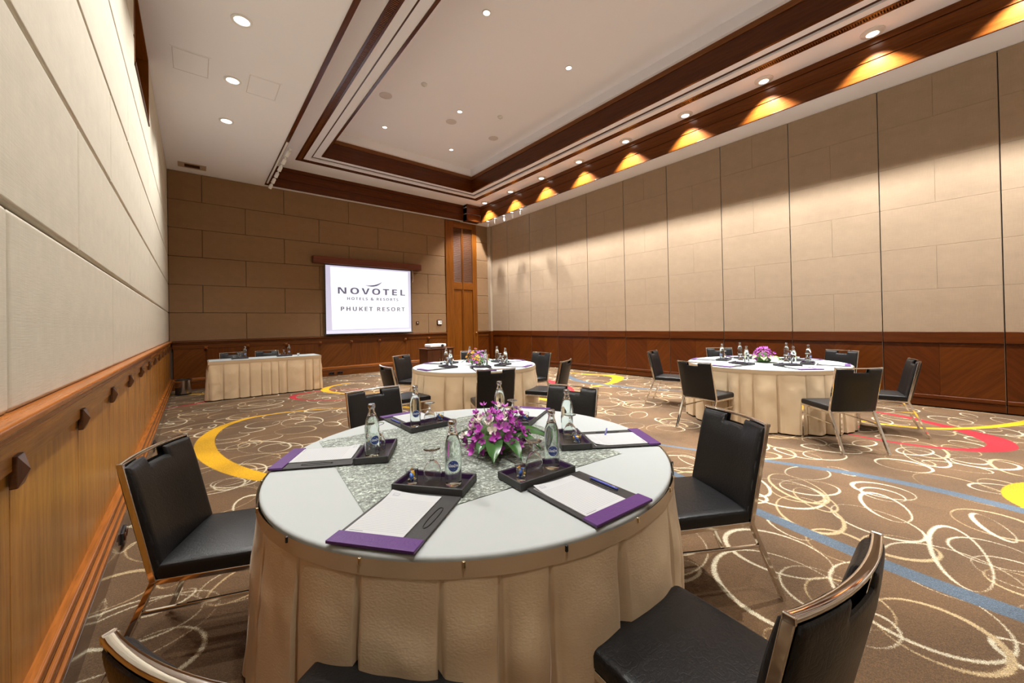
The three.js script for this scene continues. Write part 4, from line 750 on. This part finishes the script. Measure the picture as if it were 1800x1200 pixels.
for (const [x, z, yaw, lab] of [[0.1, -0.82, -0.6, 'black leather chair at the bottom left corner, only its back rim and seat in view'], [1.007, -0.295, -1.449, 'black leather chair at bottom right of the near table, seen from behind and above'], [2.117, -0.904, -2.621, 'black leather chair with chrome legs on the right of the near table'], [2.2, -2.07, 2.95, 'black leather chair behind the near table on the right, only its back in view'], [1.12, -3.05, 1.45, 'black leather chair behind the near table on the left, only its back in view'], [-0.033, -2.255, 0.42, 'black leather chair between the near table and the left wall']]) chair(x, z, yaw, lab, 'chairs round the near table');
const nearLeaves = [[128, 0.2, 0.075, 0.055], [100, 0.19, 0.062, 0.055], [38, 0.23, 0.075, 0.05], [14, 0.22, 0.07, 0.04], [62, 0.17, 0.07, 0.05], [-20, 0.15, 0.06, 0.03], [150, 0.13, 0.06, 0.045], [190, 0.15, 0.06, 0.03], [245, 0.16, 0.06, 0.03], [300, 0.15, 0.06, 0.03]];
bouquet('purple and white orchid centrepiece with long green leaves on the near table', [1.1, TOP + 0.004, -1.5], 120, (k) => (k < 0.45 ? 'PUR' : k < 0.74 ? 'MAG' : 'WHT'), nearLeaves, 0.145, 0.15, 11, leafMat);

// right-hand table
const RC = [6.1, -1.95];
roundTable(...RC, 0.955, 'on the right of the room', 28, 2, 0.3);
for (const [d, seat] of [[131, 'front-left'], [80, 'front-right'], [25, 'right'], [315, 'back-right'], [262, 'back-left'], [192, 'left']]) setting(...RC, d, seat, 'the right-hand table', { bottleTurn: d * 0.7, tray: 0.5, folder: 0.76 });
for (const [x, z, yaw, lab] of [[5.139, -0.856, -0.817, 'black chair turned away from the camera at the front of the right-hand table'], [4.782, -2.232, 0.142, 'black chair turned away from the camera on the left of the right-hand table'], [6.344, -0.591, -1.841, 'black chair seen from the side at the right end of the right-hand table'], [7.55, -1.4, -2.8, 'black chair facing the camera behind the right-hand table, on the right'], [7.2, -2.96, 2.36, 'black chair facing the camera behind the right-hand table, on the left'], [5.95, -3.45, 1.35, 'black chair seen from the side left of the right-hand table']]) chair(x, z, yaw, lab, 'chairs round the right-hand table');
bouquet('purple and white orchid centrepiece with pale green leaves on the right-hand table', [6.1, TOP + 0.001, -1.95], 56, (k, d) => (d.y > 0.06 ? (k < 0.75 ? 'PUR' : 'MAG') : k < 0.45 ? 'WHT' : 'MAG'), [[130, 0.16, 0.08, 0.04], [100, 0.15, 0.08, 0.045], [160, 0.17, 0.08, 0.04], [70, 0.16, 0.08, 0.04], [40, 0.17, 0.08, 0.04], [200, 0.15, 0.07, 0.03], [280, 0.15, 0.07, 0.03]], 0.12, 0.17, 21, paleLeafMat);

// far table
const FC = [3.22, -4.87];
roundTable(...FC, 0.9, 'in the middle at the back', 24, 3, 0.0);
for (const [d, seat] of [[114, 'front'], [64, 'front-right'], [0, 'right'], [303, 'back-right'], [247, 'back-left'], [177, 'left']]) setting(...FC, d, seat, 'the far table', { bottleTurn: d * 0.7 });
for (const [x, z, yaw, lab] of [[2.66, -3.62, -1.151, 'black chair turned away from the camera in front of the far table'], [3.8, -3.69, -2.02, 'black chair at the front right of the far table, seen from behind its side'], [4.5, -4.87, 3.14, 'black chair at the right end of the far table'], [4.05, -6.2, 2.14, 'black chair behind the far table, mostly hidden by flowers'], [2.75, -6.25, 1.05, 'black chair facing the camera at the back left of the far table'], [1.95, -4.81, 0.05, 'black chair turned sideways at the left end of the far table']]) chair(x, z, yaw, lab, 'chairs round the far table');
bouquet('orange, purple and white orchid centrepiece on the far table', [3.25, TOP + 0.001, -4.85], 60, (k, d) => (d.x < -0.03 && d.y > 0.03 ? (k < 0.75 ? 'ORA' : 'PUR') : d.x > 0.06 && k < 0.5 ? 'WHT' : k < 0.5 ? 'LIL' : 'PUR'), [[150, 0.2, 0.05, 0.03], [20, 0.22, 0.05, 0.03], [60, 0.18, 0.06, 0.035], [100, 0.15, 0.06, 0.03], [200, 0.18, 0.05, 0.03], [330, 0.18, 0.05, 0.03]], 0.14, 0.17, 31, leafMat);

// presenters' desk along the back wall
{
  const x0 = 0.2, x1 = 2.12, z0 = -9.95, z1 = -9.3, cx = (x0 + x1) / 2, cz = (z0 + z1) / 2, w = x1 - x0, d = z1 - z0;
  const t = thing('folding_table', 'long folding table hidden under cloth near the left back corner', 'table', [cx, 0, cz]);
  mesh('tabletop', bx(-w / 2 + 0.01, w / 2 - 0.01, TOP - 0.035, TOP - 0.006, -d / 2 + 0.01, d / 2 - 0.01, 0.004), M.woodDark, t);
  for (const sx of [-1, 1]) for (const sz of [-1, 1]) mesh('leg', bx(sx * (w / 2 - 0.12) - 0.015, sx * (w / 2 - 0.12) + 0.015, 0, TOP - 0.035, sz * (d / 2 - 0.1) - 0.015, sz * (d / 2 - 0.1) + 0.015, 0.004), M.steel, t);
  tag(mesh('tablecloth', bx(-w / 2, w / 2, TOP - 0.0055, TOP, -d / 2, d / 2, 0.0025), M.cloth, null, [cx, 0, cz]), 'white top cloth on the long desk in front of the back wall', 'tablecloth');
  const P = 2 * (w + d), rc = 0.03, path = (s) => { s = ((s % P) + P) % P; const seg = [[w, -w / 2, d / 2, 1, 0, 0, 1], [d, w / 2, d / 2, 0, -1, 1, 0], [w, w / 2, -d / 2, -1, 0, 0, -1], [d, -w / 2, -d / 2, 0, 1, -1, 0]]; for (let k = 0; k < 4; k++) { const g = seg[k]; if (s <= g[0]) { const e = Math.min(s, g[0] - s); let nx = g[5], nz = g[6]; if (e < rc) { const n = seg[s < g[0] / 2 ? (k + 3) % 4 : (k + 1) % 4], m = 0.5 * (1 - e / rc); nx = g[5] * (1 - m) + n[5] * m; nz = g[6] * (1 - m) + n[6] * m; } return [g[1] + g[3] * s, g[2] + g[4] * s, nx, nz]; } s -= g[0]; } return [-w / 2, d / 2, 0, 1]; };
  const sk = thing('table_skirt', 'beige satin pleated skirt on the long desk near the back wall', 'table skirt', [cx, 0, cz]);
  mesh('pleats', flip(skirt(path, P, 28, 7, true)), M.satin, sk);
  mesh('waistband', merge([bx(-w / 2 - 0.012, w / 2 + 0.012, TOP - 0.066, TOP - 0.008, d / 2 + 0.006, d / 2 + 0.012, 0.002), bx(-w / 2 - 0.012, w / 2 + 0.012, TOP - 0.066, TOP - 0.008, -d / 2 - 0.012, -d / 2 - 0.006, 0.002), bx(-w / 2 - 0.012, -w / 2 - 0.006, TOP - 0.066, TOP - 0.008, -d / 2, d / 2, 0.002), bx(w / 2 + 0.006, w / 2 + 0.012, TOP - 0.066, TOP - 0.008, -d / 2, d / 2, 0.002)]), M.satinBand, sk);
  [[0.7, 'left'], [1.48, 'right']].forEach(([x, side]) => {
    const on = side + ' place on the long desk';
    place(trayProto, [x, TOP + 0.001, -9.62], -Math.PI / 2, 'shallow black tray, ' + on, 'trays on the long desk');
    place(bottleProto, [x + 0.085, TOP + 0.0095, -9.62], -Math.PI / 2 + Math.PI, 'clear glass water bottle, ' + on, 'water bottles on the long desk');
    place(gobletProto, [x - 0.01, TOP + 0.0095, -9.62], 0, 'upside-down stemmed goblet, ' + on, 'goblets on the long desk');
    place(tumblerProto, [x - 0.09, TOP + 0.0095, -9.61], 0, 'small tumbler, ' + on, 'tumblers on the long desk');
  });
  place(tumblerProto, [1.74, TOP + 0.001, -9.6], 0, 'small tumbler standing alone at the right end of the long desk', 'tumblers on the long desk');
  chair(0.63, -10.3, 1.57, 'black chair behind the long desk, on the left', 'chairs behind the long desk'); chair(1.26, -10.3, 1.57, 'black chair behind the long desk, on the right', 'chairs behind the long desk');
}
{ // media cabinet with a projector
  const t = thing('media_cabinet', 'low dark cabinet behind the far table, in front of the back wall', 'cabinet', [5.25, 0, -9.85]);
  mesh('body', bx(-0.42, 0.4, 0.03, 0.69, -0.25, 0.22, 0.006, 'y'), M.woodDark, t); mesh('top', bx(-0.45, 0.43, 0.69, 0.715, -0.27, 0.25, 0.005, 'x'), M.woodDark, t); mesh('plinth', bx(-0.4, 0.38, 0, 0.03, -0.24, 0.2, 0.003), M.blackPlastic, t);
  for (const [a, b] of [[-0.41, -0.015], [-0.005, 0.39]]) { const dd = mesh('door', bx(a, b, 0.05, 0.68, 0.22, 0.238, 0.004, 'y'), M.woodDark, t); mesh('handle', bx(a < -0.1 ? b - 0.04 : a + 0.025, a < -0.1 ? b - 0.025 : a + 0.04, 0.3, 0.42, 0.238, 0.252, 0.004), M.steel, dd); }
  const p = thing('projector', 'white and silver projector on top of the low dark cabinet', 'projector', [5.2, 0.7155, -9.85]);
  mesh('body', pad(0.5, 0.09, 0.36, 0.03, [8, 4, 8]).translate(0, 0.07, 0), M.white, p); mesh('lower_case', bx(-0.22, 0.22, 0.014, 0.045, -0.15, 0.15, 0.008), M.steel, p);
  mesh('lens', lathe([[0, 0], [0.035, 0], [0.04, 0.01], [0.036, 0.03], [0, 0.022]], 20).rotateX(Math.PI / 2), M.blackPlastic, p, [0.12, 0.068, 0.175]);
  for (const sx of [-1, 1]) for (const sz of [-1, 1]) mesh('foot', new THREE.CylinderGeometry(0.014, 0.016, 0.016, 10), M.blackPlastic, p, [sx * 0.18, 0.008, sz * 0.12]);
}
{
  const t = thing('waste_bin', 'round chrome waste bin on the floor in the left back corner', 'bin', [-0.19, 0, -10.75]);
  mesh('body', lathe([[0, 0.012], [0.125, 0.012], [0.13, 0.03], [0.135, 0.31], [0.129, 0.31], [0.124, 0.03], [0, 0.02]], 36), M.steel, t);
  mesh('rim', new THREE.TorusGeometry(0.133, 0.008, 8, 40).rotateX(Math.PI / 2), M.blackPlastic, t, [0, 0.312, 0]); mesh('base_ring', lathe([[0.1, 0], [0.132, 0], [0.134, 0.03], [0.126, 0.032], [0.1, 0.01]], 36), M.blackPlastic, t);
}
renderer.render(scene, camera);
